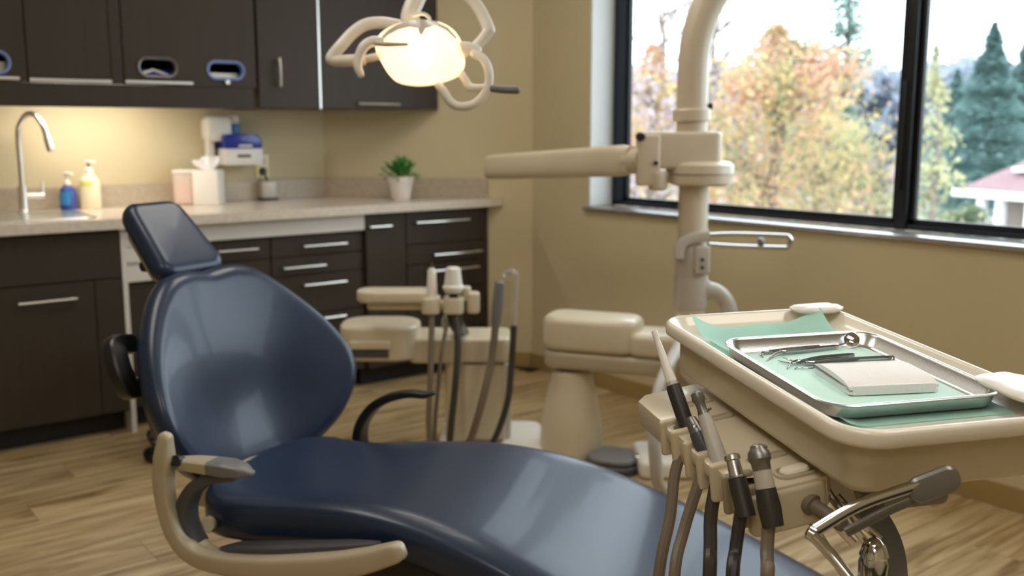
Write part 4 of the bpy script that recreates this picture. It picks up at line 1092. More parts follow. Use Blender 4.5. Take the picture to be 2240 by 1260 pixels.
# folded napkin
NA = math.radians(60)
ncn = (inst(1785, 830, 0) + inst(1955, 800, 0) + inst(2046, 852, 0) + inst(1855, 866, 0)) / 4
MN = Matrix.Translation(ncn) @ TILT @ Matrix.Rotation(NA, 4, 'Z')
nk = thing('folded_napkin', 'white folded napkin on the steel instrument tray', 'napkin', ncn, NA)
def cloth_slab(hx, hy, z0, z1, seed, sag=0.002):
    bm = bmesh.new(); r = (z1 - z0) / 2; NXX, K = 26, 40
    loops = []
    for i in range(NXX + 1):
        x = -hy + 2 * hy * i / NXX
        lp = []
        for k in range(K):
            a = 2 * PI * k / K; c, s = math.cos(a), math.sin(a)
            y_ = hx * math.copysign(abs(c) ** .42, c); z = (z0 + z1) / 2 + r * math.copysign(abs(s) ** .8, s)
            wob = noise.noise(V((x * 22 + seed, y_ * 22, 0))) * 0.0022 + noise.noise(V((x * 60, y_ * 60, seed))) * 0.0006
            zz = max(0.0002, z + (wob if s > 0.05 else wob * .3) - sag * (y_ / hx) ** 2 * (1 if s > 0 else 0))
            lp.append(MN @ V((y_ + noise.noise(V((x * 18, seed, k * .1))) * .0015, x, zz)))
        loops.append(lp)
    loft(bm, loops); return bm
obj('bottom_fold', cloth_slab(0.056, 0.062, 0.0002, 0.0075, 1.0, 0.0), 'cloth', nk, angle=70)
obj('top_fold', cloth_slab(0.054, 0.0635, 0.0072, 0.0190, 4.0, 0.005), 'cloth', nk, angle=70)
obj('fold_edge', newtube([MN @ V((-0.053, -0.058, 0.0075)), MN @ V((-0.054, 0.0, 0.008)), MN @ V((-0.053, 0.058, 0.0075))], 0.0062, seg=10, flat=(1.1, .5)), 'cloth', nk)
# white covers on the table corners
def cover(label, cl, hx, hy, z, h, seed):
    Mx = MT @ Matrix.Translation((cl[0], cl[1], 0)); c = MT @ V((cl[0], cl[1], z))
    bm = bmesh.new(); loops = []
    for s, zz in ((0.86, z), (0.98, z + h * .25), (1.0, z + h * .55), (0.9, z + h * .85), (0.6, z + h * 0.98), (0.15, z + h)):
        lp = []
        for k in range(36):
            a = 2 * PI * k / 36; c_, s_ = math.cos(a), math.sin(a)
            x = hx * math.copysign(abs(c_) ** .7, c_) * s; y_ = hy * math.copysign(abs(s_) ** .7, s_) * s
            w = noise.noise(V((math.cos(a) * 2 + seed, math.sin(a) * 2, zz * 60)))
            lp.append(Mx @ V((x * (1 + w * .10), y_ * (1 + w * .10), zz + w * h * .18 * s)))
        loops.append(lp)
    loft(bm, loops)
    return single('plastic_cover', bm, 'white_plastic', label, 'cover', c, angle=70)
cover('white plastic cap over the far corner of the tray table', (HX - 0.033, -HY + 0.050), 0.026, 0.046, 0.9505, 0.010, 2.0)
cover('crumpled white plastic wrap at the right edge of the tray table', (-0.205, -HY + 0.030), 0.062, 0.040, 0.9505, 0.011, 7.0)

# ================================================================== POST, ARMS, ASSISTANT UNIT
def fpx(px, d): return px * d / FPX
PD = 3.62
po = atd(1511, 640, PD); PXY = V((po.x, po.y, 0))
def post(x, y): return onplane(x, y, PXY, F0)
ps = thing('equipment_post', 'beige equipment post with pivoting arms in front of the window', 'equipment post', (PXY.x, PXY.y, 0))
z_arm = post(1511, 700).z
zc1, zc2 = post(1511, 405).z, post(1511, 285).z
r1 = fpx(32, PD)
obj('lower_tube', newlathe([(0, r1), (1, r1)], (PXY.x, PXY.y, z_arm - 0.05), (PXY.x, PXY.y, zc1 + 0.02), 32), 'post_paint', ps)
obj('sleeve', newlathe([(0, r1 * 1.10), (.02, r1 * 1.13), (.5, r1 * 1.13), (.505, r1 * 1.08), (.52, r1 * 1.12), (.98, r1 * 1.12), (1, r1 * 1.06)], (PXY.x, PXY.y, post(1511, 672).z), (PXY.x, PXY.y, post(1511, 535).z), 32), 'grey_beige', ps)
Mp = frame_at(PXY, CR)            # local x = right in the picture, y = away
def pl(x0, x1, y0, y1): # local x range and z range from pixels in the post plane
    return (post(x0, 400) - PXY).dot(CR), (post(x1, 400) - PXY).dot(CR), post(1511, y1).z, post(1511, y0).z
a, b, z0, z1 = pl(1392, 1570, 288, 386)
bl = obj('swivel_block', rounded_box((a, -0.075, z0 + 0.03), (b, 0.075, z1), Mp, r=0.03, e=0.012), 'post_paint', ps)
obj('cheek', rounded_box((a - 0.006, -0.085, z0 - 0.03), (a + 0.075, 0.0, z0 + 0.15), Mp, r=0.015, e=0.008), 'post_paint', bl)
obj('collar', newlathe([(0, .095), (.1, .118), (.45, .120), (.46, .112), (.5, .112), (.51, .122), (.85, .120), (.97, .105), (1, .09)], (PXY.x + CR.x * .02, PXY.y + CR.y * .02, post(1511, 405).z), (PXY.x + CR.x * .02, PXY.y + CR.y * .02, post(1511, 352).z), 36), 'post_paint', bl)
k1 = post(1396, 299)
obj('knob', newlathe([(0, .012), (.2, .017), (.8, .017), (1, .012)], k1 - F0 * .09, k1 - F0 * .05, 16), 'black_plastic', bl)
obj('screw', newlathe([(0, .008), (1, .008)], post(1427, 355) - F0 * .092, post(1427, 355) - F0 * .08, 10), 'black_plastic', bl)
obj('brake_cap', rounded_box((-0.03, -0.03, -0.04), (0.03, 0.03, 0.03), Matrix.Translation(post(1434, 390) - F0 * .06), r=0.02), 'post_paint', bl)
# upper tube that bends to the right
up = [post(*p) for p in [(1513, 290), (1514, 240), (1515, 180), (1518, 125), (1527, 70), (1546, 15), (1578, -35), (1630, -75), (1700, -95)]]
obj('upper_tube', newtube(up, r1 * 1.02, seg=24, n=8), 'post_paint', ps)
obj('upper_collar', newlathe([(0, r1 * 1.18), (.1, r1 * 1.24), (.9, r1 * 1.24), (1, r1 * 1.18)], post(1513, 266), post(1513, 238), 32), 'post_paint', ps)
obj('collar_screw', newlathe([(0, .010), (1, .012)], post(1548, 232), post(1558, 232), 12), 'black_plastic', ps)
# long arm to the left with rounded end
A0 = post(1388, 350); A1 = atd(1066, 366, 4.25)
dA = (A1 - A0); dA.normalize()
sa = dA.cross(ZU).normalized()
bm = bmesh.new(); loops = []
Larm = (A1 - A0).length
for i in range(25):
    t_ = i / 24
    c = A0.lerp(A1, t_)
    hz = 0.058 - 0.006 * t_; hw = 0.05
    e = 1.0
    if t_ > .93: e = math.sqrt(max(0.02, 1 - ((t_ - .93) / .07) ** 2))
    if t_ < .06: e = 0.86
    lp = []
    for k in range(24):
        an = 2 * PI * k / 24; c_, s_ = math.cos(an), math.sin(an)
        lp.append(c + sa * hw * e * math.copysign(abs(c_) ** .5, c_) + ZU * hz * (0.35 + 0.65 * e if t_ > .9 else e) * math.copysign(abs(s_) ** .5, s_))
    loops.append(lp)
loft(bm, loops)
obj('swing_arm', bm, 'beige_plastic', ps, label='cream swing arm reaching left')
obj('arm_joint', newlathe([(0, .046), (1, .046)], A0 - dA * .05, A0 + dA * .03, 24), 'post_paint', ps)
# towel bar loop on the post
lb_ = -F0 * 0.06
bm = newtube([post(1478, 560) + lb_, post(1482, 535) + lb_, post(1500, 519) + lb_, post(1545, 512) + lb_], 0.016, seg=12, flat=(.8, 1.2), up=F0, n=8)
obj('bracket', bm, 'grey_beige', ps)
bm = newtube([post(*p) + lb_ for p in [(1540, 511), (1600, 509), (1700, 512), (1716, 515), (1720, 525), (1714, 536), (1700, 538), (1600, 535), (1540, 531)]], 0.0085, seg=10, n=6)
obj('towel_bar', bm, 'chrome', ps)
obj('spacer', newlathe([(0, .01), (.5, .014), (1, .01)], post(1656, 517) + lb_, post(1656, 531) + lb_, 10), 'grey_metal', ps)
obj('bracket_clamp', rounded_box((-0.028, -0.03, -0.055), (0.028, 0.03, 0.045), frame_at(post(1528, 560) - F0 * .055, CR), r=0.012), 'grey_beige', ps)
for yy in (561, 578): obj('screw', newlathe([(0, .006), (1, .006)], post(1526, yy) - F0 * .096, post(1526, yy) - F0 * .082, 10), 'black_plastic', ps)
# elbow pipe bending down behind the tray
bm = newtube([post(*p) for p in [(1515, 634), (1545, 633), (1572, 642), (1590, 664), (1597, 700), (1597, 780)]], fpx(18, PD), seg=18, n=8)
obj('elbow_pipe', bm, 'grey_beige', ps)
obj('elbow_collar', newlathe([(0, fpx(22, PD)), (1, fpx(22, PD))], post(1520, 634), post(1550, 633), 24), 'grey_beige', ps)
# horizontal arm housing from the pedestal to the post
cone = atz(1250, 985, 0.03); CX = V((cone.x, cone.y, 0)) + F0 * 0.02
B0 = V((CX.x, CX.y, 0)); B1 = V((PXY.x, PXY.y, 0))
dB = (B1 - B0).normalized()
MB_ = frame_at(B0, dB)
lenB = (B1 - B0).length
za, zb = 0.405, 0.575
obj('arm_housing', rounded_box((-0.105, -0.10, za + 0.035), (lenB * 0.60, 0.10, zb), MB_, r=0.07, e=0.03), 'beige_plastic', ps)
obj('arm_housing_low', rounded_box((lenB * 0.50, -0.098, za + 0.035), (lenB + 0.10, 0.098, zb - 0.045), MB_, r=0.06, e=0.025), 'beige_plastic', ps)
obj('arm_underside', rounded_box((-0.10, -0.094, za - 0.035), (lenB + 0.08, 0.094, za + 0.034), MB_, r=0.065, e=0.02), 'beige_frame', ps)
obj('joint_neck', newlathe([(0, .05), (1, .05)], B0 + ZU * (za - 0.07), B0 + ZU * (za - 0.03), 24), 'grey_metal', ps)
zt = za - 0.05
obj('pedestal', newlathe([(0, .11), (.02, .125), (.15, .125), (.4, .118), (.7, .100), (.9, .083), (.97, .080), (1, .070)], B0 + ZU * 0.0, B0 + ZU * zt, 40), 'beige_plastic', ps)
# supporting foot of the post
obj('post_foot', newlathe([(0, .09), (.03, .09), (.05, .05), (1, .05)], B1 + ZU * 0.0, B1 + ZU * (za - 0.035), 28), 'grey_beige', ps)
# pale supply hose in front of the post
sh = thing('supply_hose', 'thick pale grey hose hanging behind the tool holder', 'hose', atz(1438, 1060, 0.0))
obj('hose', newtube([atd(1505, 700, 3.50), atd(1488, 750, 3.42), atd(1462, 800, 3.32), atd(1440, 860, 3.22), atd(1432, 940, 3.16), atd(1434, 1010, 3.16), atd(1442, 1062, 3.20), atd(1470, 1085, 3.3)], 0.021, seg=14, n=8), 'pale_hose', sh)
obj('hose', newtube([atd(1484, 690, 3.50), atd(1480, 740, 3.48), atd(1474, 790, 3.45), atd(1468, 840, 3.42)], 0.010, seg=10, n=6), 'sheer_plastic', sh)

# assistant's unit: column, head, holder with suction tools
AD = 3.95
ao = atd(1030, 800, AD); AXY = V((ao.x, ao.y, 0))
def asx(x, y, dy=0.0): return onplane(x, y, AXY + F0 * dy, F0)
def ax(x): return (asx(x, 800) - AXY).dot(CR)
def az(y): return asx(1030, y).z
au = thing('assistant_unit', 'beige assistant column with arm and suction holder behind the chair', 'dental unit', (AXY.x, AXY.y, 0))
Ma = frame_at(AXY, CR)
obj('column', rounded_box((ax(975), -0.10, 0.03), (ax(1106), 0.14, az(775)), Ma, r=0.05, e=0.02), 'beige_plastic', au)
obj('column_door', rounded_box((ax(1015), -0.104, 0.06), (ax(1102), -0.098, az(782)), Ma, r=0.012, e=0.002), 'beige_plastic', au)
obj('column_side', rounded_box((ax(1090), -0.06, 0.03), (ax(1118), 0.12, az(790)), Ma, r=0.03, e=0.01), 'grey_beige', au)
obj('arm_box', rounded_box((ax(900), -0.11, az(782)), (ax(1116), 0.12, az(728)), Ma, r=0.035, e=0.014), 'beige_plastic', au)
hd_ = obj('head', rounded_box((ax(752), -0.16, az(772)), (ax(922), 0.10, az(700)), Ma, r=0.10, e=0.016), 'beige_plastic', au)
obj('grip_slot', rounded_box((ax(785), -0.167, az(762)), (ax(862), -0.150, az(740)), Ma, r=0.008, e=0.004), 'dark_grey_plastic', hd_)
obj('grip_lip', rounded_box((ax(780), -0.176, az(744)), (ax(866), -0.150, az(727)), Ma, r=0.010, e=0.006), 'beige_plastic', hd_)
obj('base_plate', rounded_box((ax(960), -0.22, 0.0), (ax(1186), 0.20, 0.05), Ma, r=0.05, e=0.015), 'white_plastic', au)
# holder bar
HD = -0.20
hl = obj('holder_arm', rounded_box((ax(802), HD - .06, az(640)), (ax(960), HD + .06, az(614)), Ma, r=0.055, e=0.014), 'beige_plastic', au)
obj('holder_rib', rounded_box((ax(822), HD - .03, az(656)), (ax(1005), HD + .03, az(638)), Ma, r=0.03, e=0.012), 'beige_plastic', hl)
for x0, x1 in ((936, 974), (980, 1022)):
    obj('holder_cup', rounded_box((ax(x0), HD - .065, az(662)), (ax(x1), HD + .03, az(628)), Ma, r=0.026, e=0.008), 'beige_plastic', hl)
obj('holder_end', rounded_box((ax(1026), HD - .03, az(664)), (ax(1054), HD + .03, az(620)), Ma, r=0.024, e=0.010), 'beige_plastic', hl)
obj('holder_knob', rounded_box((ax(1016), HD - .02, az(640)), (ax(1036), HD + .02, az(608)), Ma, r=0.016, e=0.010), 'beige_plastic', hl)
obj('holder_stem', newtube([Ma @ V((ax(1000), HD, az(655))), Ma @ V((ax(1004), HD + .03, az(690))), Ma @ V((ax(1010), -0.02, az(722))), Ma @ V((ax(1012), 0, az(732)))], 0.028, seg=12), 'black_plastic', au)
def aw(x, y, dy): return Ma @ V((ax(x), dy, az(y)))
t = thing('suction_tip', 'slim white suction tool in the assistant holder', 'suction tool', aw(958, 620, HD - .03), group='assistant suction tools')
obj('body', newlathe([(0, .010), (.08, .016), (.6, .020), (.75, .023), (.8, .018), (1, .017)], aw(958, 568, HD - .035), aw(957, 655, HD - .035), 18), 'white_plastic', t)
obj('needle', newlathe([(0, .0015), (1, .003)], aw(959, 555, HD - .035), aw(958, 569, HD - .035), 8), 'grey_metal', t)
obj('hose', newtube([aw(957, 655, HD - .035), aw(956, 720, HD - .06), aw(954, 800, HD - .08), aw(950, 880, HD - .08), aw(953, 940, HD - .06), aw(962, 985, HD)], 0.0115, seg=10, n=8), 'grey_hose', t)
t = thing('suction_tip', 'wide white capped suction tool lit by the lamp in the assistant holder', 'suction tool', aw(1001, 620, HD - .03), group='assistant suction tools')
obj('cap', newlathe([(0, .020), (.06, .027), (.7, .034), (.75, .040), (.85, .040), (.9, .034), (1, .03)], aw(1001, 566, HD - .035), aw(1001, 618, HD - .035), 22), 'white_plastic', t)
obj('neck', newlathe([(0, .018), (1, .016)], aw(1001, 615, HD - .035), aw(1002, 658, HD - .035), 16), 'black_plastic', t)
obj('hose', newtube([aw(1004, 655, HD - .035), aw(1010, 720, HD - .06), aw(1005, 800, HD - .08), aw(996, 880, HD - .08), aw(990, 940, HD - .06), aw(988, 985, HD)], 0.013, seg=10, n=8), 'dark_hose', t)
t = thing('suction_wand', 'grey suction wand hanging on the right side of the assistant unit', 'suction tool', aw(1095, 650, HD))
obj('wand', newlathe([(0, .008), (.05, .017), (.5, .021), (.9, .019), (1, .014)], aw(1095, 596, HD), aw(1086, 692, HD), 18), 'mid_grey_plastic', t)
obj('hose', newtube([aw(1086, 690, HD), aw(1078, 760, HD), aw(1062, 830, HD - .02), aw(1042, 900, HD - .02), aw(1026, 950, HD), aw(1016, 985, HD)], 0.0145, seg=12, n=8), 'grey_hose', t)
t = thing('clear_rod', 'clear plastic rod with a dark hose right of the grey wand', 'suction tool', aw(1126, 640, HD))
obj('rod', newtube([aw(1104, 588, HD + .02), aw(1116, 580, HD + .01), aw(1126, 580, HD), aw(1128, 600, HD), aw(1124, 700, HD)], 0.0085, seg=10, n=8), 'clear_plastic', t)
obj('hose', newtube([aw(1124, 690, HD), aw(1119, 770, HD), aw(1112, 840, HD - .02), aw(1092, 905, HD - .02), aw(1068, 955, HD), aw(1050, 985, HD)], 0.0125, seg=10, n=8), 'dark_hose', t)
obj('clear_plate', rounded_box((ax(1080), HD + .02, az(715)), (ax(1118), HD + .024, az(600)), Ma, r=0.002, e=0.001), 'window_glass', au)
t = thing('air_hose', 'thin tan hose hanging between the two suction tools', 'hose', aw(985, 700, HD))
obj('connector', newlathe([(0, .010), (.5, .014), (1, .009)], aw(984, 664, HD - .03), aw(984, 700, HD - .03), 12), 'chrome', t)
obj('hose', newtube([aw(984, 698, HD - .03), aw(976, 740, HD - .05), aw(970, 800, HD - .05), aw(962, 870, HD - .04), aw(958, 940, HD - .02), aw(964, 985, HD)], 0.008, seg=10, n=8), 'grey_hose', t)

# foot control on the floor behind the chair
fc = atz(1345, 1022, 0.0)
ft = thing('foot_control', 'grey foot control pedal on the floor behind the leg rest', 'foot control', (fc.x, fc.y, 0))
Mf = frame_at(fc, (CR * 0.92 - F0 * 0.38))
obj('base', rounded_box((-0.11, -0.10, 0.0), (0.10, 0.10, 0.03), Mf, r=0.06, e=0.01), 'dark_grey_plastic', ft)
obj('pedal', rounded_box((-0.10, -0.09, 0.030), (0.09, 0.09, 0.055), Mf, r=0.06, e=0.012), 'mid_grey_plastic', ft)
obj('pedal_tip', rounded_box((0.075, -0.03, 0.03), (0.125, 0.03, 0.066), Mf, r=0.015, e=0.008), 'chrome', ft)
fb = atz(1450, 1045, 0.0)
ub = thing('utility_box', 'low white floor utility box beside the supply hose', 'utility box', (fb.x, fb.y, 0))
obj('cover', rounded_box((-0.09, -0.13, 0.0), (0.13, 0.13, 0.07), frame_at(fb + F0 * 0.1, CR), r=0.03, e=0.02), 'white_plastic', ub)

# ================================================================== DENTAL LAMP
LD = 2.5
lc = atd(918, 118, LD)
dl = thing('dental_lamp', 'lit white dental operating lamp with curved handles above the chair', 'lamp', (lc.x, lc.y, lc.z))
def lp_(x, y, d=0.0): return atd(x, y, LD + d)
# shell: an egg outline facing the camera and the chair
outl_px = [(822, 92), (838, 74), (862, 60), (892, 51), (930, 49), (965, 55), (990, 70), (1006, 92), (1013, 118), (1015, 145), (1006, 165), (980, 178), (945, 187), (908, 189), (872, 182), (852, 165), (836, 140), (824, 115)]
OC = V((919, 120))
smooth_o = catmull([(x, y, 0) for x, y in outl_px] + [(822, 92, 0)], 4)[:-1]
bm = bmesh.new(); loops = []
for s, dd in ((1.0, 0.0), (0.99, -0.02), (0.93, -0.045), (0.80, -0.062), (0.6, -0.072), (0.3, -0.078), (0.03, -0.08)):
    loops.append([lp_(OC.x + (p.x - OC.x) * s, OC.y + (p.y - OC.y) * s, dd) for p in smooth_o])
loft(bm, loops)
def lens_mat():
    m = bpy.data.materials.new('lamp_glass'); m.use_nodes = True
    nt = m.node_tree; b = nt.nodes['Principled BSDF']; out = nt.nodes['Material Output']
    b.inputs['Base Color'].default_value = (0.95, 0.88, 0.78, 1); b.inputs['Roughness'].default_value = 0.25
    tl = nt.nodes.new('ShaderNodeBsdfTranslucent'); tl.inputs['Color'].default_value = (1, 0.94, 0.86, 1)
    tr = nt.nodes.new('ShaderNodeBsdfTransparent'); tr.inputs['Color'].default_value = (1, 0.95, 0.88, 1)
    m1 = nt.nodes.new('ShaderNodeMixShader'); m1.inputs[0].default_value = 0.5
    m2 = nt.nodes.new('ShaderNodeMixShader'); m2.inputs[0].default_value = 0.25
    nt.links.new(tl.outputs[0], m1.inputs[1]); nt.links.new(tr.outputs[0], m1.inputs[2])
    nt.links.new(m1.outputs[0], m2.inputs[1]); nt.links.new(b.outputs[0], m2.inputs[2])
    nt.links.new(m2.outputs[0], out.inputs['Surface']); MATS['lamp_glass'] = m
lens_mat()
for f in [f for f in bm.faces if len(f.verts) > 8 and all((v.co - C0).dot(CF) > LD - 0.01 for v in f.verts)]: bm.faces.remove(f)
obj('lens', bm, 'lamp_glass', dl, label='glowing translucent lens', angle=70)
bm = bmesh.new(); loops = []
for s, dd in ((1.015, -0.004), (1.02, 0.01), (0.97, 0.04), (0.82, 0.075), (0.55, 0.10), (0.2, 0.11), (0.03, 0.112)):
    loops.append([lp_(OC.x + (p.x - OC.x) * s, OC.y - 4 + (p.y - OC.y) * s, dd) for p in smooth_o])
loft(bm, loops)
for f in [f for f in bm.faces if len(f.verts) > 8 and all((v.co - C0).dot(CF) < LD + 0.005 for v in f.verts)]: bm.faces.remove(f)
obj('reflector_shell', bm, 'lamp_white', dl, angle=70)
bm = bmesh.new()
bmesh.ops.create_uvsphere(bm, u_segments=20, v_segments=12, radius=0.032, matrix=Matrix.Translation(lp_(922, 112, 0.01)) @ Matrix.Diagonal((1.0, 1.0, 1.3, 1)))
obj('bulb', bm, 'lamp_bulb', dl)
# visor on top with a pointed finger
vu = [(828, 90), (845, 68), (866, 54), (892, 46), (910, 43), (922, 42), (934, 43), (955, 47), (980, 60), (1000, 82)]
vd = [(831, 93), (850, 76), (872, 65), (896, 59), (913, 62), (921, 80), (931, 62), (952, 57), (976, 66), (997, 86)]
bm = bmesh.new(); loops = []
for (ux, uy), (dx_, dy_) in zip(vu, vd):
    k = -0.05 - 0.045 * (1 - ((ux - 915) / 95) ** 2)
    loops.append([lp_(ux, uy, k + 0.045), lp_(ux, uy, k + 0.02), lp_(dx_, dy_, k - 0.006), lp_(dx_, dy_, k + 0.004)])
loft(bm, loops)
obj('visor', bm, 'grey_beige', dl)
TR = 0.0145
def lt(name, px, r=TR, m='lamp_white', lab=None, n=6): return obj(name, newtube([lp_(*p) for p in px], r, seg=14, n=n, round_end=True), m, dl, label=lab)
lt('left_yoke', [(872, 56, .04), (835, 50, .03), (800, 54, .02), (772, 72, .01), (748, 98, 0), (728, 122, 0), (727, 131, 0), (745, 133, 0), (790, 132, 0)], [.0155] * 9)
lt('pivot_shaft', [(770, 132, 0), (800, 129, 0), (832, 122, 0)], .010)
lt('left_hook', [(832, 90, -.05), (814, 91, -.06), (797, 101, -.07), (786, 122, -.07), (783, 145, -.07), (789, 163, -.07)], [.012, .013, .013, .012, .011, .009])
lt('dimmer_lever', [(824, 95, -.07), (850, 97, -.08), (890, 97, -.085)], [.0065, .006, .004], 'grey_beige')
lt('right_yoke', [(985, -35, .05), (1015, -15, .03), (1042, 10, .02), (1060, 42, .01), (1070, 66, 0)], [.0155] * 5)
lt('right_yoke_lower', [(1070, 66, 0), (1055, 86, 0), (1034, 108, 0), (1020, 118, 0)], [.0150, .014, .013, .012])
lt('right_joint', [(1008, 105, -.01), (1025, 106, -.01), (1040, 110, -.01)], .016)
lt('right_handle', [(1038, 118, -.03), (1056, 128, -.04), (1068, 152, -.05), (1069, 182, -.05), (1058, 208, -.05), (1036, 228, -.05), (1005, 233, -.05), (984, 222, -.05), (970, 200, -.05), (960, 188, -.04)], [.011] * 10)
lt('handle_brace', [(1008, 160, -.01), (1018, 176, -.02), (1027, 190, -.03), (1045, 193, -.04), (1064, 192, -.05)], .010)
lt('grip', [(1072, 193, -.05), (1100, 196, -.05), (1130, 197, -.05)], [.009, .0095, .010], 'mid_grey_plastic', 'grey rubber grip')
lt('neck', [(905, 52, .02), (895, 40, .02), (905, 10, .03), (925, -25, .05), (960, -70, .08)], [.022, .022, .024, .022, .02])
lt('neck_cable', [(905, 34, -.01), (925, 30, -.01), (938, 38, -.01), (940, 48, -.02)], .0045)
# light arm from the bent post top to the lamp (above the picture)
ptop = up[-1]
obj('light_arm', newtube([lp_(960, -70, .08), lp_(1010, -150, .15), lp_(1120, -215, .35), atd(1400, -220, 3.1), ptop + ZU * 0.10, ptop + ZU * 0.02], 0.024, seg=14, n=8), 'lamp_white', dl)

# ================================================================== OUTDOORS
GZ = -3.3
single('ground', newbox((XC + 3, -90, GZ - 0.3), (160, 170, GZ)), 'grass', 'pale autumn lawn outside below the window', 'ground', (60, 30, GZ), kind='structure', smooth=False)
def outp(px, D, z=GZ):
    d = ray(px, 300); h = V((d.x, d.y, 0)).normalized()
    return V((h.x * D, h.y * D, z))
def zof(y, D): return CAMH + D * (-(y - 280) / FPX)      # height of a point seen at pixel row y, D metres out
def tree(name, label, p, h, crown, leaf_m, n, ls, trunk_r, seed, trunk_m='bark', conifer=False, spread=1.0, cats='tree', group='trees outside the window'):
    rg = random.Random(seed)
    t = thing(name, label, cats, p, group=group)
    bm = bmesh.new()
    tube(bm, [p, p + V((rg.uniform(-.1, .1), rg.uniform(-.1, .1), h * .4)), p + V((rg.uniform(-.2, .2), rg.uniform(-.2, .2), h * .75)), p + ZU * h * .97], [trunk_r, trunk_r * .8, trunk_r * .45, trunk_r * .1], seg=8, n=4)
    tips = []
    nb = 26 if not conifer else 0
    for k in range(nb):
        z = h * rg.uniform(.25, .9); a = rg.uniform(0, 2 * PI); r = interp(z / h, *crown) * rg.uniform(.6, 1.0)
        s = p + ZU * z; e = s + V((math.cos(a) * r, math.sin(a) * r, r * rg.uniform(.2, .8)))
        tube(bm, [s, s.lerp(e, .5) + ZU * .1 * r, e], [trunk_r * .3, trunk_r * .18, trunk_r * .06], seg=5, n=3); tips.append(e)
    obj('trunk', bm, trunk_m, t)
    bm = bmesh.new()
    n = int(n * (1.6 if conifer else 2.3)); ls *= (0.8 if conifer else 0.6)
    for k in range(n):
        if conifer:
            z = h * (1 - rg.random() ** .75 * .86); tier = math.sin(z * 7.5 / max(1, h * .12)) * .18 + 1
            r = interp(z / h, *crown) * math.sqrt(rg.random()) * tier; a = rg.uniform(0, 2 * PI)
            c = p + V((math.cos(a) * r, math.sin(a) * r, z - r * .25))
        else:
            if rg.random() < .5:
                e = rg.choice(tips); q = interp((e.z - p.z) / h, *crown) * .35
                c = e + V((rg.gauss(0, q), rg.gauss(0, q), rg.gauss(0, q * .8)))
            else:
                z = h * rg.uniform(.12, 1); r = interp(z / h, *crown) * rg.random() ** .5; a = rg.uniform(0, 2 * PI)
                c = p + V((math.cos(a) * r, math.sin(a) * r, z))
        s = ls * rg.uniform(.5, 1.3)
        u = V((rg.gauss(0, 1), rg.gauss(0, 1), rg.gauss(0, 1))).normalized(); w = u.cross(V((rg.gauss(0, 1), rg.gauss(0, 1), rg.gauss(0, 1)))).normalized()
        if conifer: w.z *= .3; u.z *= .3
        vs = [bm.verts.new(c + u * s), bm.verts.new(c + w * s * .6), bm.verts.new(c - u * s), bm.verts.new(c - w * s * .6)]
        f = bm.faces.new(vs)
        if isinstance(leaf_m, (list, tuple)): f.material_index = min(len(leaf_m) - 1, int(abs(noise.noise(c * .8)) * 2.4 * len(leaf_m)))
    me = bpy.data.meshes.new('foliage'); bm.transform(WM[t.name].inverted()); bm.to_mesh(me); bm.free()
    o = bpy.data.objects.new('foliage', me); COL.objects.link(o); o.parent = t; o['kind'] = 'stuff'
    for mm in (leaf_m if isinstance(leaf_m, (list, tuple)) else [leaf_m]): me.materials.append(MATS['leaf_' + mm])
    return t
BR = ([0, .15, .35, .6, .85, 1], [.3, .8, 1.0, .9, .5, .05])
def crown(r, prof=BR): return (prof[0], [v * r for v in prof[1]])
def hgt(y, D): return zof(y, D) - GZ
tree('autumn_tree', 'yellow and orange autumn tree just right of the beige post', outp(1690, 17), hgt(70, 17), crown(1.75), ['yellow', 'olive', 'yellow', 'orange', 'yellow', 'orange'], 5200, .10, .16, 1)
tree('autumn_tree', 'pale orange autumn tree at the left edge of the window', outp(1425, 15), hgt(105, 15), crown(1.15), ['orange', 'yellow', 'pinkgrey'], 2200, .09, .12, 2)
tree('bare_tree', 'thin pinkish grey tree with few leaves behind the beige post', outp(1560, 24), hgt(-60, 24), crown(2.6), ['pinkgrey'], 1500, .10, .14, 3)
tree('bare_tree', 'nearly bare grey tree reaching above the window top at the left', outp(1440, 22), hgt(-60, 22), crown(1.8), ['pinkgrey'], 1100, .10, .14, 4)
tree('autumn_tree', 'low yellow green tree below the tall pine', outp(1800, 20), hgt(240, 20), crown(1.7), ['olive', 'yellow', 'birch'], 2600, .11, .14, 5)
PN = ([0, .30, .45, .60, .72, .80, .88, .95, 1], [.0, .05, .55, .25, .75, .30, .6, .35, .05])
tree('pine_tree', 'tall thin pine with tufted top in the middle of the window', outp(1838, 26), hgt(-70, 26), crown(.9, PN), 'pine', 1500, .13, .16, 6, 'bark_dark')
SP = ([0, .1, .4, .7, .9, 1], [.8, 1.0, .8, .45, .15, .02])
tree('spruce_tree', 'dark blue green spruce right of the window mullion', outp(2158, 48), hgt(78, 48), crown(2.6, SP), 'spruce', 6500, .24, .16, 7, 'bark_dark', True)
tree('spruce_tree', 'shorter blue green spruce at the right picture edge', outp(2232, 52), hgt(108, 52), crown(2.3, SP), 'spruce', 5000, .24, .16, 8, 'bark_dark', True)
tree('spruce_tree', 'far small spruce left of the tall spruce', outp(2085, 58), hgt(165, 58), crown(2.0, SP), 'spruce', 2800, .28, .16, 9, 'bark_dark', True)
tree('birch_tree', 'slender birch with thin yellow green leaves beside the mullion', outp(2035, 14), hgt(120, 14), crown(.42), ['birch', 'olive'], 800, .08, .07, 10)
tree('birch_tree', 'small olive tree seen left of the mullion', outp(1925, 19), hgt(330, 19), crown(1.0), ['birch', 'olive', 'pinkgrey'], 900, .09, .09, 12)
tree('shrub', 'rounded green shrub in front of the house', outp(2125, 27, GZ), hgt(435, 27), crown(.75, ([0, .1, .5, .85, 1], [.7, 1, 1, .7, .1])), 'shrub', 2600, .09, .06, 11, cats='shrub', group='shrubs outside')
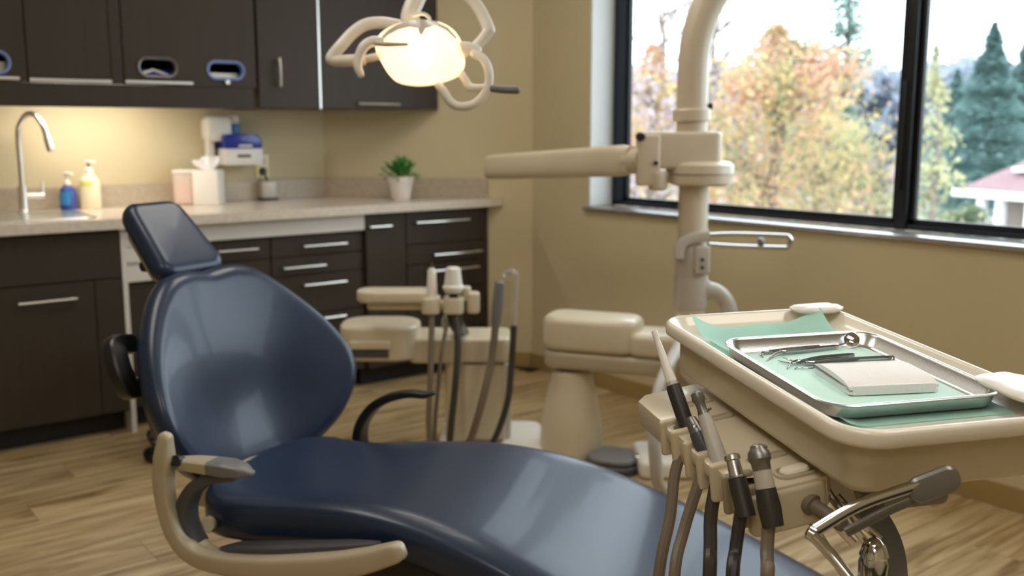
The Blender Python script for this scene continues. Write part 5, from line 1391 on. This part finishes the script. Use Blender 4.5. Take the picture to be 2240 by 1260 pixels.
# distant woodland along the horizon, its blue-grey leaf colour standing in for haze
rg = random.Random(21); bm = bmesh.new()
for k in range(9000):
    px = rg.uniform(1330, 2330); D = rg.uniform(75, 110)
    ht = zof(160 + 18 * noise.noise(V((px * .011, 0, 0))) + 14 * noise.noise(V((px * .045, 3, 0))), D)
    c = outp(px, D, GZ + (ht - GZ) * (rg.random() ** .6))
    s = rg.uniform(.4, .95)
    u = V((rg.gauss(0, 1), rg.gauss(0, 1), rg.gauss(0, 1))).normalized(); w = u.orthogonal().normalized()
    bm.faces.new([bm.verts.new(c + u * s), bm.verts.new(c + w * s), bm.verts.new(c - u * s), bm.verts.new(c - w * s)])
single('distant_woodland', bm, 'leaf_haze', 'woodland tinted blue-grey for haze along the horizon outside', 'woodland', outp(1850, 90), kind='stuff', smooth=False)
# house at the right edge
HD_ = 34.0
h0 = outp(2118, HD_, 0); hx_ = (outp(2420, HD_ - 3, 0) - h0).normalized()
MHs = frame_at(h0, hx_)
ho = thing('house', 'house with mauve shingle roof and white columns seen at right', 'house', (h0.x, h0.y, GZ))
ze, zr = zof(402, HD_) , zof(308, HD_)
obj('wall', newbox((1.0, 0.6, GZ), (9, 6.0, ze), MHs), 'house_wall', ho, smooth=False)
bm = bmesh.new()
pr_ = [(0, 0), (0, 0)]
v = [bm.verts.new(MHs @ V(q)) for q in ((-0.1, -0.3, ze), (9.5, -0.3, ze), (9.5, 6.6, ze), (-0.1, 6.6, ze), (1.0, 3.1, zr), (9.5, 3.1, zr))]
for q in ((0, 1, 5, 4), (2, 3, 4, 5), (3, 0, 4), (1, 2, 5), (0, 3, 2, 1)): bm.faces.new([v[i] for i in q])
obj('roof', bm, 'roof_shingle', ho, smooth=False)
obj('eave', newbox((-0.15, -0.36, ze - 0.16), (9.5, -0.30, ze + 0.06), MHs), 'white_trim', ho, smooth=False)
for x in (0.85, 1.55, 2.6, 3.6): obj('column', newbox((x - .11, -0.25, GZ), (x + .11, -0.03, ze - .05), MHs), 'white_trim', ho, smooth=False)
obj('skylight', newbox((1.05, 0.75, ze + (zr - ze) * .42), (1.9, 1.25, ze + (zr - ze) * .5), MHs), 'white_trim', ho, smooth=False)
obj('chimney', newbox((1.7, 2.6, zr - .5), (2.5, 3.4, zr + .42), MHs), 'brick', ho, smooth=False)
for x in (1.9, 3.0):
    w_ = obj('window', newbox((x, 0.55, GZ + 1.0), (x + .7, 0.59, ze - .5), MHs), 'white_trim', ho, smooth=False)
    obj('pane', newbox((x + .06, 0.53, GZ + 1.06), (x + .64, 0.549, ze - .56), MHs), 'window_dark', w_, smooth=False)
